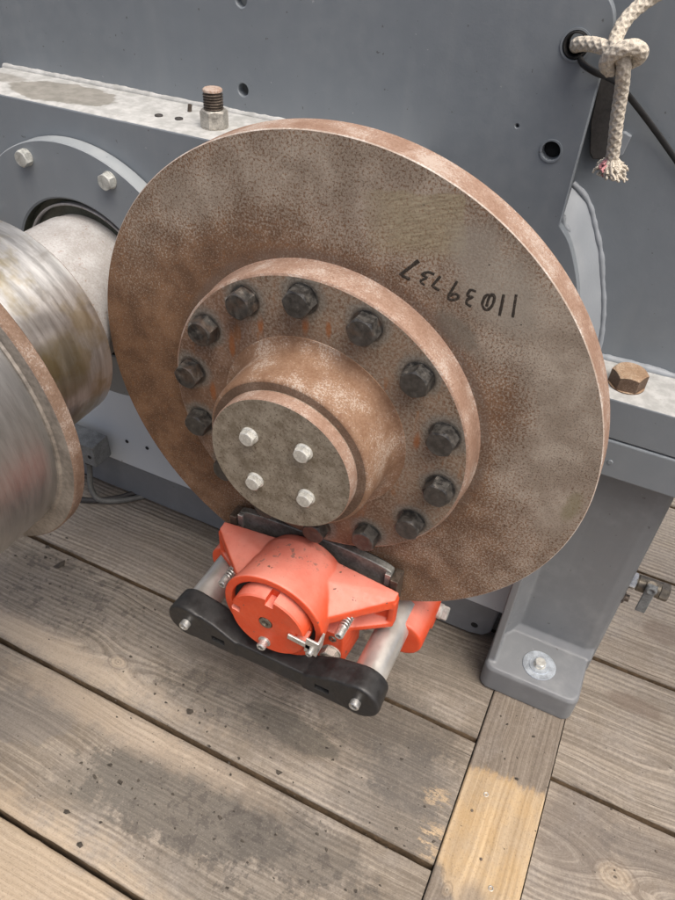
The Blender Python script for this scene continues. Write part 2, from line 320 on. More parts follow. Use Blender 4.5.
def m_wood(name, base_lo, base_hi, board=False):
    m = Mat(name, 0.82, 0, 0.25); m.world(); x, y, z = m.xyz()
    oi = m.nt.nodes.new('ShaderNodeObjectInfo'); rd = X(m, oi.outputs['Random'])
    if board: x, y = y * 1.0, x * 1.0
    warp = (m.noise(3.2, 3, 0.5) - 0.5) * 0.035
    g = y + warp + rd * 3.7
    for (kx, ky, k, Lx, kr) in (KNOTS if not board else KNOTS_B):
        e = ((x - kx) / Lx); e = (e * e + 1.0).f('POWER', -2.0)
        dy = y - ky
        sg = dy.f('SIGN'); dl = (dy * dy + e * (k * k)).sqrt() - dy.abs()
        g = g + sg * dl
    gl = m.noise(1, 4, 0.55, co=m.vec(x * 3.0 + rd * 50, g * 170, rd * 9))
    gl2 = m.noise(1, 3, 0.6, co=m.vec(x * 9.0 + rd * 20, g * 620, rd * 9))
    gb = m.noise(1, 3, 0.5, co=m.vec(x * 1.4 + rd * 30, g * 38, rd * 5))
    rib = ((g * (2 * PI * 118) + (gb - 0.5) * 7).sin() * 0.5 + 0.5)
    big = m.noise(4.5, 4, 0.6, off=(2, 2, 0)); mid = m.noise(22, 5, 0.65); fine = m.noise(190, 3, 0.65)
    ribm = big.ss(0.40, 0.62) * 0.8 + 0.15
    f = gl * 0.28 + gl2 * 0.30 + gb * 0.10 + rib * ribm * 0.12 + mid * 0.10 + fine * 0.10
    c = m.mix(f.ss(0.37, 0.65), base_lo, base_hi)
    if not board: c = m.mix(rd * 0.35, c, m.mix(f.ss(0.38, 0.62), (0.235, 0.19, 0.152), (0.45, 0.395, 0.325)))
    c = m.mix((mid * 0.5 + big * 0.5).ss(0.40, 0.64) * 0.55, c, m.mix(fine.ss(0.3, 0.7), (0.155, 0.140, 0.127), (0.25, 0.228, 0.205)))     # grey weathering
    c = m.mix(gl2.ss(0.66, 0.74) * 0.45, c, (0.085, 0.068, 0.055))
    ck = m.noise(1, 2, 0.4, co=m.vec(x * 2.2 + rd * 70, g * 260, rd * 3)).ss(0.745, 0.765); c = m.mix(ck * 0.9, c, (0.03, 0.024, 0.018))
    if not board:
        wob = (mid - 0.5) * 1.6 + (m.noise(90, 4, 0.7) - 0.5) * 1.1
        def stain(cx, cy, rx, ry, an, amt, col=(0.075, 0.068, 0.06), soft=0.3, wb=1.0):
            nonlocal c
            c = m.mix(ell(m, x, y, cx, cy, rx, ry, an, soft, wob * wb) * amt, c, col)
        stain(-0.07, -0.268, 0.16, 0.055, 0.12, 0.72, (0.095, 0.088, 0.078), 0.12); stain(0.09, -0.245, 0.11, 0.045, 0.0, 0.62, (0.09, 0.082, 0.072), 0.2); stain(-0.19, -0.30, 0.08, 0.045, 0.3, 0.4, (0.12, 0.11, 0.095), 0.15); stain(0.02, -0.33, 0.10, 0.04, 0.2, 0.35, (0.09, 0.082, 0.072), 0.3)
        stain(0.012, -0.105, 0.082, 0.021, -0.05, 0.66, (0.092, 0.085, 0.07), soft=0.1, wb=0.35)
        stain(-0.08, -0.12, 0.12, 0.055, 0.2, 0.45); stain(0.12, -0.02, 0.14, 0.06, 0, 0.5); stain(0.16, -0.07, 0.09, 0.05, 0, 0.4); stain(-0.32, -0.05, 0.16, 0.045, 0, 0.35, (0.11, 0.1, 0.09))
        stain(-0.5, -0.07, 0.14, 0.07, 0, 0.4, (0.11, 0.1, 0.09)); stain(-0.35, -0.26, 0.07, 0.05, 0.4, 0.45, (0.16, 0.15, 0.14), 0.15)
        stain(0.21, -0.09, 0.07, 0.05, 0.0, 0.5, (0.085, 0.08, 0.075)); stain(0.2, -0.15, 0.09, 0.035, 0.0, 0.4, (0.085, 0.08, 0.075))
        stain(0.512, 0.345, 0.035, 0.022, 0.0, 0.6, (0.15, 0.115, 0.09), 0.25, 0.3); stain(0.486, 0.183, 0.042, 0.016, 0.0, 0.62, (0.15, 0.115, 0.09), 0.3, 0.3)
        stain(0.44, -0.06, 0.05, 0.07, 0.0, 0.4, (0.12, 0.105, 0.095)); stain(0.53, -0.04, 0.06, 0.025, 0.0, 0.4, (0.10, 0.09, 0.085))
        stain(0.1, 0.11, 0.25, 0.05, 0.0, 0.3, (0.09, 0.08, 0.07)); stain(-0.3, 0.08, 0.3, 0.05, 0.0, 0.3, (0.12, 0.10, 0.085))
        spots = m.noise(62, 4, 0.6, off=(5, 5, 0)).ss(0.53, 0.58)
        c = m.mix(spots * (ell(m, x, y, 0.03, -0.275, 0.17, 0.065, 0.1, 0.5, wob).max(ell(m, x, y, -0.45, -0.06, 0.14, 0.07, 0, 0.5, wob)).max(ell(m, x, y, -0.12, -0.12, 0.13, 0.045, 0, 0.5, wob) * 0.7)) * 0.55, c, (0.062, 0.055, 0.05))
        # torn pale splinters beside the cross board
        sp = m.noise(75, 5, 0.75, stretch=(0.6, 1.5, 1)).ss(0.50, 0.58) * (0.5 + fine.ss(0.4, 0.6) * 0.5)
        c = m.mix((ell(m, x, y, 0.262, -0.157, 0.02, 0.024, 0.2, 0.5) * sp).max(ell(m, x, y, 0.25, -0.098, 0.02, 0.016, 0.2, 0.5) * sp * 0.8), c, (0.44, 0.33, 0.205))
        # pale sawn strips where grime is thin
        c = m.mix(ell(m, x, y, -0.42, -0.16, 0.28, 0.02, 0.0, 0.6, wob) * 0.55, c, (0.46, 0.38, 0.29))
        c = m.mix(ell(m, x, y, -0.22, -0.215, 0.24, 0.022, 0.0, 0.6, wob) * 0.5, c, (0.44, 0.36, 0.275))
        c = m.mix(ell(m, x, y, -0.25, -0.43, 0.3, 0.06, 0.0, 0.6, wob) * 0.55, c, (0.47, 0.37, 0.26))
        speck = m.noise(230, 2, 0.6, off=(3, 3, 3)).ss(0.69, 0.73) * m.noise(7, 3, off=(8, 1, 0)).ss(0.42, 0.6)
        c = m.mix(speck * 0.85, c, (0.035, 0.03, 0.026))
    else:
        wob = (mid - 0.5) * 0.03
        # board coordinates: x runs along world y
        clean = (x + (y - 0.335) * -0.1 + wob + (gl - 0.5) * 0.03 + (fine - 0.5) * 0.012).ss(-0.024, -0.038) * (x + (y - 0.335) * 0.8 + wob * 2).ss(-0.235, -0.215)
        cl = m.mix((gl * 0.5 + mid * 0.5).ss(0.35, 0.65), (0.37, 0.26, 0.14), (0.54, 0.405, 0.245))
        c = m.mix(clean * (0.6 + mid.ss(0.6, 0.35) * 0.35), c, cl)
        c = m.mix(ell(m, x, y, -0.205, 0.335, 0.022, 0.02, 0, 0.5, wob * 20) * 0.7, c, (0.2, 0.165, 0.13))
    for (kx, ky, k, Lx, kr) in (KNOTS if not board else KNOTS_B):
        d = (((x - kx) / 1.5) * ((x - kx) / 1.5) + (y - ky) * (y - ky)).sqrt() + (mid - 0.5) * 0.006
        c = m.mix(d.ss(kr, kr * 0.6) * 0.6 * (0.5 + fine.ss(0.35, 0.6) * 0.5), c, m.mix((mid * 0.6 + (d * (2 * PI * 190)).sin() * 0.2 + 0.2).ss(0.3, 0.7), (0.26, 0.20, 0.14), (0.40, 0.335, 0.25)))
        c = m.mix((d - kr).abs().ss(0.0018, 0.0003) * 0.35, c, (0.12, 0.09, 0.07))
        c = m.mix(d.ss(kr * 0.14, kr * 0.05) * 0.8, c, (0.035, 0.025, 0.02))
    m_sp = m.noise(420, 3, 0.7, off=(1, 1, 1))
    c = m.mix(m_sp.ss(0.54, 0.68) * 0.32, c, (0.075, 0.062, 0.052)); c = m.mix(m_sp.ss(0.45, 0.33) * 0.14, c, (0.47, 0.42, 0.36))
    m.set('Base Color', c)
    m.bump(gl * 1.2 + gl2 * 0.5 + rib * ribm * 0.9 + fine * 0.35 + mid * 0.5, 0.0016, 0.55)
    M[name] = m.mat
KNOTS = [(-0.2917, -0.1325, 0.022, 0.07, 0.012), (0.4984, -0.0885, 0.03, 0.06, 0.02), (-0.45, -0.33, 0.02, 0.06, 0.012), (0.62, 0.1, 0.025, 0.06, 0.014), (0.06, 0.1, 0.02, 0.06, 0.012)]
KNOTS_B = [(-0.205, 0.301, 0.012, 0.03, 0.007), (-0.238, 0.352, 0.012, 0.03, 0.007)]
m_wood('deck_wood', (0.155, 0.130, 0.102), (0.42, 0.366, 0.295))
m_wood('cross_board_wood', (0.14, 0.115, 0.09), (0.31, 0.265, 0.215), True)
simple('wood_edge', (0.115, 0.078, 0.045), 0.85, 0, 0.4, 30)

def m_rope():
    m = Mat('rope_fibre', 0.9, 0, 0.2); n = m.noise(700, 3, 0.6); n1 = m.noise(50, 3)
    c = m.mix(n.ss(0.3, 0.7), (0.46, 0.41, 0.335), (0.70, 0.645, 0.55)); c = m.mix(n1.ss(0.5, 0.75) * 0.4, c, (0.38, 0.32, 0.25))
    m.set('Base Color', c); m.bump(n, 0.0012, 0.5); M['rope_fibre'] = m.mat
m_rope()
simple('rope_pink', (0.60, 0.27, 0.28), 0.9)

# ------------------------------------------------------------------ mesh helpers
class MB:
    def __init__(s): s.v = []; s.f = []; s.mi = []
    def add(s, vs, fs, mi=0, T=None):
        b = len(s.v)
        s.v += [tuple(T @ Vector(p)) if T else tuple(p) for p in vs]
        s.f += [tuple(b + i for i in f) for f in fs]; s.mi += [mi] * len(fs) if isinstance(mi, int) else list(mi)
        return s
    def box(s, x0, x1, y0, y1, z0, z1, mi=0, T=None):
        vs = [(x, y, z) for z in (z0, z1) for y in (y0, y1) for x in (x0, x1)]
        return s.add(vs, [(0, 2, 3, 1), (4, 5, 7, 6), (0, 1, 5, 4), (2, 6, 7, 3), (0, 4, 6, 2), (1, 3, 7, 5)], mi, T)
    def lathe(s, prof, seg=96, mats=None, T=None, close=False):
        """profile of (axial, radius); axis is local +Z; r=0 ends are fanned"""
        vs, fs, mi, rings = [], [], [], []
        for (h, r) in prof:
            if r < 1e-7: vs.append((0, 0, h)); rings.append([len(vs) - 1])
            else:
                rings.append(list(range(len(vs), len(vs) + seg)))
                vs += [(r * math.cos(2 * PI * i / seg), r * math.sin(2 * PI * i / seg), h) for i in range(seg)]
        n = len(prof)
        for k in range(n if close else n - 1):
            A, B = rings[k], rings[(k + 1) % n]; m_ = mats[k] if mats else 0
            for i in range(seg):
                j = (i + 1) % seg
                if len(A) == 1 and len(B) == 1: continue
                if len(A) == 1: fs.append((A[0], B[j], B[i]))
                elif len(B) == 1: fs.append((A[i], A[j], B[0]))
                else: fs.append((A[i], A[j], B[j], B[i]))
                mi.append(m_)
        return s.add(vs, fs, mi, T)
    def cyl(s, p0, p1, r, seg=32, bev=0.0, mi=0):
        p0, p1 = Vector(p0), Vector(p1); L = (p1 - p0).length
        T = Matrix.Translation(p0) @ (p1 - p0).to_track_quat('Z', 'Y').to_matrix().to_4x4()
        pr = [(0, 0), (0, r - bev), (bev, r), (L - bev, r), (L, r - bev), (L, 0)] if bev else [(0, 0), (0, r), (L, r), (L, 0)]
        return s.lathe(pr, seg, [mi] * (len(pr) - 1), T)
    def hexh(s, T, af, h, mi=0, seg=48, cham=True):
        """hex head, base at local z=0, towards +Z"""
        ap = af / 2; ra = ap * 0.95; vs = []
        def rh(t): return ap / math.cos(((t + PI / 6) % (PI / 3)) - PI / 6)
        ts = [2 * PI * i / seg for i in range(seg)]
        vs += [(rh(t) * math.cos(t), rh(t) * math.sin(t), 0) for t in ts]
        vs += [(rh(t) * math.cos(t), rh(t) * math.sin(t), h - (rh(t) - ra) * 0.75) for t in ts]
        vs += [(ra * math.cos(t), ra * math.sin(t), h) for t in ts] + [(0, 0, h), (0, 0, 0)]
        fs = []
        for i in range(seg):
            j = (i + 1) % seg
            fs += [(i, j, seg + j, seg + i), (seg + i, seg + j, 2 * seg + j, 2 * seg + i), (2 * seg + i, 2 * seg + j, 3 * seg), (j, i, 3 * seg + 1)]
        return s.add(vs, fs, mi, T)
    def tube(s, path, r, seg=12, mi=0, flat=None, cap=True, fn=None):
        """tube along points; flat=(axis vector, factor) squashes; fn(u,dist) scales the radius"""
        P = [Vector(p) for p in path]; n = len(P); rs = r if isinstance(r, (list, tuple)) else [r] * n
        tan = [(P[min(i + 1, n - 1)] - P[max(i - 1, 0)]).normalized() for i in range(n)]
        up = Vector((0, 0, 1)) if abs(tan[0].z) < 0.9 else Vector((1, 0, 0))
        nrm = (up - tan[0] * up.dot(tan[0])).normalized(); vs, fs = [], []; dist = 0
        for i in range(n):
            nrm = (nrm - tan[i] * nrm.dot(tan[i])).normalized(); bi = tan[i].cross(nrm)
            if i: dist += (P[i] - P[i - 1]).length
            for k in range(seg):
                u = 2 * PI * k / seg; q = (nrm * math.cos(u) + bi * math.sin(u)) * rs[i] * (fn(u, dist) if fn else 1)
                if flat: q = q - flat[0] * (q.dot(flat[0]) * (1 - flat[1]))
                vs.append(P[i] + q)
        for i in range(n - 1):
            for k in range(seg):
                a, b = i * seg + k, i * seg + (k + 1) % seg
                fs.append((a, b, b + seg, a + seg))
        if cap:
            vs += [P[0], P[-1]]; c0, c1 = len(vs) - 2, len(vs) - 1
            for k in range(seg):
                fs.append((c0, (k + 1) % seg, k)); fs.append((c1, (n - 1) * seg + k, (n - 1) * seg + (k + 1) % seg))
        return s.add(vs, fs, mi)
    def prism(s, poly, y0, y1, mi=0):
        """polygon of (x, z), counter-clockwise seen from -Y, extruded from y0 (front) to y1 (back)"""
        n = len(poly); vs = [(x, y0, z) for x, z in poly] + [(x, y1, z) for x, z in poly]
        fs = [tuple(range(n)), tuple(range(2 * n - 1, n - 1, -1))] + [((i + 1) % n, i, n + i, n + (i + 1) % n) for i in range(n)]
        return s.add(vs, fs, mi)
    def hull(s, pts, mi=0):
        bm = bmesh.new(); vs = [bm.verts.new(p) for p in pts]
        r = bmesh.ops.convex_hull(bm, input=vs)
        bmesh.ops.delete(bm, geom=[g for g in r['geom_interior'] if isinstance(g, bmesh.types.BMVert)], context='VERTS')
        bm.verts.index_update(); bm.normal_update()
        s.add([v.co[:] for v in bm.verts], [[v.index for v in f.verts] for f in bm.faces], mi); bm.free(); return s
    def mesh(s, name, mats, smooth=35):
        me = bpy.data.meshes.new(name); me.from_pydata(s.v, [], s.f); me.update()
        for m_ in (mats if isinstance(mats, (list, tuple)) else [mats]): me.materials.append(M[m_])
        me.polygons.foreach_set('material_index', s.mi)
        bm = bmesh.new(); bm.from_mesh(me); bmesh.ops.recalc_face_normals(bm, faces=bm.faces); bm.to_mesh(me); bm.free()
        if smooth:
            me.polygons.foreach_set('use_smooth', [True] * len(me.polygons)); me.set_sharp_from_angle(angle=math.radians(smooth))
        return me
    def build(s, name, mats, parent=None, smooth=35, bevel=0, origin=None, seg=2):
        if origin:
            s.v = [(x - origin[0], y - origin[1], z - origin[2]) for x, y, z in s.v]
        o = bpy.data.objects.new(name, s.mesh(name, mats, smooth)); COL.objects.link(o)
        if origin: o.location = origin
        attach(o, parent)
        if bevel:
            b = o.modifiers.new('bevel', 'BEVEL'); b.width = bevel; b.segments = seg; b.limit_method = 'ANGLE'; b.angle_limit = math.radians(35)
        return o
def attach(o, parent):
    if parent:
        o.parent = parent
        loc = Vector((0, 0, 0)); p = parent
        while p: loc += p.location; p = p.parent
        o.location = o.location - loc
def empty(name, loc, label, cat, group=None):
    o = bpy.data.objects.new(name, None); COL.objects.link(o); o.location = loc; o.empty_display_size = 0.05
    return tag(o, label, cat, group)
def tag(o, label, cat, group=None):
    o['label'] = label; o['category'] = cat
    if group: o['group'] = group
    return o
def inst(o, loc, parent, rot=None):
    """linked copy at a world location"""
    c = bpy.data.objects.new(o.name.split('.')[0], o.data); COL.objects.link(c); c.location = loc
    if rot: c.rotation_euler = rot
    attach(c, parent); return c
def remesh(o, vox=0.0025, it=6, fac=0.5):
    r = o.modifiers.new('remesh', 'REMESH'); r.mode = 'VOXEL'; r.voxel_size = vox; r.use_smooth_shade = True
    s_ = o.modifiers.new('smooth', 'SMOOTH'); s_.factor = fac; s_.iterations = it
def apply_mods(o):
    dg = bpy.context.evaluated_depsgraph_get(); me = bpy.data.meshes.new_from_object(o.evaluated_get(dg))
    o.modifiers.clear(); o.data = me
def cut(o, cutters):
    """boolean-subtract temporary solids, then drop them"""
    c = MB()
    for k in cutters: c.add(k.v, k.f)
    co = bpy.data.objects.new('tmp', c.mesh('tmp', 'dark_gap', 0)); COL.objects.link(co)
    co.matrix_world = Matrix.Identity(4)
    b = o.modifiers.new('cut', 'BOOLEAN'); b.operation = 'DIFFERENCE'; b.solver = 'EXACT'; b.object = co
    bpy.context.view_layer.update(); apply_mods(o); bpy.data.objects.remove(co)
    o.data.set_sharp_from_angle(angle=math.radians(35))
YF = Matrix.Rotation(PI / 2, 4, 'X')           # local +Z -> world -Y
def TY(x, y, z, spin=0.0): return Matrix.Translation((x, y, z)) @ YF @ Matrix.Rotation(spin, 4, 'Z')
def TZ(x, y, z, spin=0.0): return Matrix.Translation((x, y, z)) @ Matrix.Rotation(spin, 4, 'Z')
def catmull(pts, step):
    P = [Vector(p) for p in pts]; P = [P[0] * 2 - P[1]] + P + [P[-1] * 2 - P[-2]]; out = []
    for i in range(1, len(P) - 2):
        n = max(2, int((P[i + 1] - P[i]).length / step))
        for k in range(n):
            t = k / n; a, b, c, d = P[i - 1], P[i], P[i + 1], P[i + 2]
            out.append(0.5 * ((2 * b) + (c - a) * t + (2 * a - 5 * b + 4 * c - d) * t * t + (3 * b - a - 3 * c + d) * t ** 3))
    return out + [P[-2]]

# ------------------------------------------------------------------ deck
DZ = -0.54
deck = MB().box(-2.6, 2.6, -2.4, 3.2, DZ - 0.09, DZ - 0.055).build('deck', 'dark_gap', None, 0); deck['kind'] = 'structure'
def plank(x0, x1, y0, y1, top=DZ, mat='deck_wood', name='plank', gap=0.0035):
    b = MB(); n = max(2, int((x1 - x0) / 0.018))
    y0 += gap; y1 -= gap; sd_ = rnd.random() * 50
    prof = [(y0, -0.05), (y0, -0.004), (y0 + 0.0015, -0.0012), (y0 + 0.004, 0), (y1 - 0.004, 0), (y1 - 0.0015, -0.0012), (y1, -0.004), (y1, -0.05)]
    vs, fs, mi = [], [], []
    for i in range(n + 1):
        x = x0 + (x1 - x0) * i / n; w0 = mnoise.noise((x * 6, sd_, 0)) * 0.0016; w1 = mnoise.noise((x * 6, sd_, 9)) * 0.0016; h = mnoise.noise((x * 2, sd_, 20)) * 0.0012; w0 += mnoise.noise((x * 45, sd_, 3)) * 0.0009; w1 += mnoise.noise((x * 45, sd_, 6)) * 0.0009
        for k, (y, z) in enumerate(prof): vs.append((x, y + (w0 if k < 4 else w1), top + z + h))
    m_ = len(prof)
    for i in range(n):
        for k in range(m_):
            k2 = (k + 1) % m_; fs.append((i * m_ + k, i * m_ + k2, (i + 1) * m_ + k2, (i + 1) * m_ + k)); mi.append(1 if k in (0, 6, 7) else 0)
    fs += [tuple(range(m_ - 1, -1, -1)), tuple(n * m_ + k for k in range(m_))]; mi += [0, 0]
    return b.add(vs, fs, mi).build(name, [mat, 'wood_edge'], deck, 50)
BX0, BX1 = 0.2757, 0.3905
left = [-0.391, -0.1876, 0.0096, 0.215]; y = left[0]
while y > -2.3: y -= 0.2 + rnd.uniform(-.004, .012); left.insert(0, y)
while left[-1] < 3.0: left.append(left[-1] + 0.21)
for a, b in zip(left, left[1:]): plank(-2.5, BX0 - 0.001, a, b)
right = [-0.192, 0.0056, 0.2428, 0.4747]; y = right[0]
while y > -2.3: y -= 0.2 + rnd.uniform(-.004, .012); right.insert(0, y)
while right[-1] < 3.0: right.append(right[-1] + 0.215)
for a, b in zip(right, right[1:]): plank(BX1 + 0.001, 2.5, a, b)
# board laid across the planks' ends, running under the housing foot
cb = MB().box(BX0 + 0.0005, BX1 - 0.0005, -2.3, 0.9, DZ - 0.05, DZ + 0.0035).build('cross_board', 'cross_board_wood', deck, 30, 0.003)
cb['label'] = 'narrow cross board with a pale unweathered patch'
for (x, y) in ((0.3115, -0.0645), (0.352, -0.178)):
    MB().lathe([(-0.002, 0), (-0.002, 0.0036), (0.0004, 0.0036), (0.0006, 0.003), (-0.0006, 0.0012), (-0.0008, 0)], 20, None, TZ(x, y, DZ + 0.0037)).build('screw', 'nut_steel', deck)
for (x, y) in ((0.300, -0.095), (0.33, -0.15), (0.43, -0.0175), (0.545, -0.03), (-0.305, -0.475)):
    MB().lathe([(0, 0), (0, 0.0022), (0.0008, 0.0018), (0.0009, 0)], 12, None, TZ(x, y, DZ + (0.0035 if x < 0.39 and x > 0.28 else 0.0003))).build('nail_head', 'stud_steel', deck)

# ------------------------------------------------------------------ gear housing
H = empty('gear_housing', (0, 0.2, DZ), 'grey painted steel gear housing behind the rusty brake disc, standing on a bolted foot', 'gear housing')
P1, P2 = 0.197, 0.246
def arc_pts(cx, cz, r, a0, a1, n): return [(cx + r * math.cos(math.radians(a0 + (a1 - a0) * i / n)), cz + r * math.sin(math.radians(a0 + (a1 - a0) * i / n))) for i in range(n + 1)]
farc = [(0.1778, 0.1857), (0.1918, 0.1705), (0.2038, 0.1478), (0.2149, 0.1205), (0.2248, 0.0829), (0.2315, 0.0464), (0.2347, 0.0099)]
farc = [(p.x, p.y) for p in catmull([(a, b, 0) for a, b in farc], 0.006)]
poly = [(-1.3, -0.05), (0.2, -0.05)] + farc[::-1] + arc_pts(0.1484, 0.3694, 0.031, 0, 90, 10) + [(-1.3, 0.4004)]
fp = MB().prism(poly, P1, P1 + 0.012).build('front_plate', ['housing_grey'], H, 30)
holes = [(-0.2141, 0.2612, 0.0068), (0.1505, 0.2584, 0.0092), (0.1504, 0.3536, 0.012), (-0.2119, 0.3512, 0.0068), (0.1113, 0.2758, 0.0017)]
cut(fp, [MB().cyl((x, P1 - 0.05, z), (x, P1 + 0.05, z), r, 28) for x, z, r in holes])
bv = fp.modifiers.new('bevel', 'BEVEL'); bv.width = 0.0012; bv.segments = 2; bv.limit_method = 'ANGLE'; bv.angle_limit = math.radians(60)
# raised rims of the two larger right-hand holes
for x, z, r in holes[1:3]:
    MB().lathe([(-0.002, r + 0.0004), (0.0012, r + 0.0004), (0.0012, r + 0.0022), (-0.002, r + 0.0022)], 32, None, TY(x, P1, z), True).build('hole_rim', 'housing_grey', H)
x, z, r = holes[1]
MB().lathe([(-0.02, 0), (-0.02, r * 1.25), (-0.0125, r * 1.25), (-0.010, r * 0.8), (-0.0095, 0)], 32, None, TY(x, P1, z)).build('hole_shade_disc', 'dark_gap', H, 40)  # black disc added behind the hole to stand in for its shaded depth
x, z, r = holes[2]
MB().lathe([(-0.016, r * 0.72), (-0.016, r * 1.2), (-0.0125, r * 1.2), (-0.012, r * 0.98), (0.001, r * 0.98), (0.0018, r * 0.9), (0.0005, r * 0.80), (-0.012, r * 0.76)], 40, None, TY(x, P1, z), True).build('grommet', 'dark_gap', H, 40)
MB().box(-1.3, 1.4, P2, P2 + 0.02, -0.1, 0.95).build('back_plate', 'housing_grey', H, 0, 0.001)
# casing rim joining the two plates
barc = [(0.1743, 0.2152), (0.1947, 0.2006), (0.2105, 0.1736), (0.2247, 0.1457), (0.2331, 0.1215), (0.2452, 0.0862), (0.254, 0.0464), (0.2576, 0.0099)]
barc = catmull([(a, b, 0) for a, b in barc], 0.004); n = 40
def resample(pts, n):
    P = [Vector((p[0], p[1], 0)) for p in pts]; L = [0]
    for i in range(1, len(P)): L.append(L[-1] + (P[i] - P[i - 1]).length)
    out = []
    for k in range(n + 1):
        t = L[-1] * k / n; i = max(j for j in range(len(L)) if L[j] <= t + 1e-9); i = min(i, len(P) - 2)
        out.append(P[i].lerp(P[i + 1], (t - L[i]) / max(1e-9, L[i + 1] - L[i])))
    return out
A_, B_ = resample(farc, n), resample(barc, n); vs, fs = [], []
for i in range(n + 1):
    for k in range(9):
        t = k / 8; p = A_[i].lerp(B_[i], t); y = P1 + 0.011 + (P2 + 0.001 - P1 - 0.011) * t
        vs.append((p.x, y, p.y))
for i in range(n):
    for k in range(8): fs.append((i * 9 + k, i * 9 + k + 1, (i + 1) * 9 + k + 1, (i + 1) * 9 + k))
MB().add(vs, fs).build('casing_rim', 'weld_grey', H, 60)
def weld(path, r, parent=H, step=0.003, mat='weld_grey'):
    P = catmull(path, step)
    return MB().tube(P, [r * (1 + 0.28 * mnoise.noise((p.x * 90, p.y * 90, p.z * 90)) + 0.12 * mnoise.noise((p.x * 300, p.y * 300, p.z * 300))) for i, p in enumerate(P)], 10).build('weld_bead', mat, parent, 80)
weld([(p.x, P2 - 0.001, p.y) for p in B_[::3]], 0.0032)
weld([(A_[0].x - 0.001, P1 + 0.012, A_[0].y + 0.006), (A_[1].x, P1 + 0.013, A_[1].y), (A_[3].x, P1 + 0.015, A_[3].y)], 0.003)
# bearing block, upper left
YL, ZL = 0.0978, 0.2348
bb = MB().box(-0.592, 0.02, YL, P1 - 0.0005, -0.13, ZL).build('bearing_block', ['housing_grey', 'dusty_ledge'], H, 0)
me = bb.data
for p in me.polygons:
    if p.normal.z > 0.9: p.material_index = 1
b_ = bb.modifiers.new('bevel', 'BEVEL'); b_.width = 0.002; b_.segments = 2
weld([(-0.592, P1 - 0.001, ZL), (-0.42, P1 - 0.001, ZL + 0.0005), (-0.28, P1 - 0.001, ZL), (0.0, P1 - 0.001, ZL)], 0.0042, mat='dusty_ledge')
for (x, y, r) in ((-0.2914, 0.1343, 0.0045), (-0.2653, 0.1375, 0.0045), (-0.5805, 0.1656, 0.005)):
    MB().lathe([(0.0, 0), (0.0, r * 0.7), (0.0012, r * 0.8), (0.0008, r * 1.05), (-0.001, r * 1.1)], 20, None, TZ(x, y, ZL + 0.0006)).build('plug_hole', 'dark_lug', H)
MB().cyl((-0.2726, 0.1688, ZL - 0.001), (-0.2716, 0.1698, ZL + 0.008), 0.0025, 10).add([], []).build('broken_bolt', 'stud_steel', H)
sx, sy = -0.2162, 0.1375
st = MB().lathe([(0.0, 0.0155), (0.0008, 0.0155), (0.0008, 0.0), ], 24, None, TZ(sx, sy, ZL)).build('stud_washer', 'nut_steel', H)
MB().hexh(TZ(sx, sy, ZL + 0.001, 0.2), 0.0275, 0.018).build('nut', 'nut_steel', H, 30)
th = MB(); pr_ = [(0, 0.0105)]
for i in range(7): pr_ += [(0.017 + i * 0.0028, 0.0112), (0.0176 + i * 0.0028, 0.0112), (0.0186 + i * 0.0028, 0.0096), (0.0193 + i * 0.0028, 0.0096)]
pr_ += [(0.0375, 0.0112), (0.0395, 0.0108), (0.0405, 0.0095), (0.0405, 0)]
th.lathe(pr_, 32, [0] * (len(pr_) - 4) + [1, 1, 1], TZ(sx, sy, ZL)).build('threaded_stud', ['stud_steel', 'rust_rim'], H, 30)
# bearing cover on the block
CX, CZ, CR, CY = -0.3968, 0.0182, 0.1837, 0.0769
cv = MB().lathe([(-0.0195, 0.085), (-0.0195, CR), (-0.0012, CR), (0, CR - 0.0012), (0, 0.116), (-0.002, 0.1135), (-0.014, 0.1125), (-0.014, 0.085)], 160, [0, 1, 1, 0, 0, 2, 2, 2], TY(CX, CY, CZ), True).build('bearing_cover', ['housing_grey', 'housing_grey_light', 'seal_olive'], H, 30)
MB().lathe([(-0.0135, 0.1055), (-0.007, 0.1055), (-0.006, 0.104), (-0.007, 0.1025), (-0.0135, 0.1025)], 120, [0] * 5, TY(CX, CY, CZ), True).build('retaining_ring', 'shaft_rust_white', cv, 40)
hb = None
for k in range(8):
    a = math.radians(65.2 + 45 * k + 1); p = (CX + 0.167 * math.cos(a), CY - 0.0002, CZ + 0.167 * math.sin(a))
    if hb is None:
        hb = MB().lathe([(0, 0), (0, 0.0105), (0.0012, 0.0105), (0.0012, 0)], 32, None, YF).hexh(YF @ Matrix.Translation((0, 0, 0.0012)), 0.018, 0.0095).build('bolt', 'bolt_grey', None, 30)
        hb.location = p; attach(hb, cv)
    else: inst(hb, p, cv, (0, rnd.uniform(0, 1), 0))
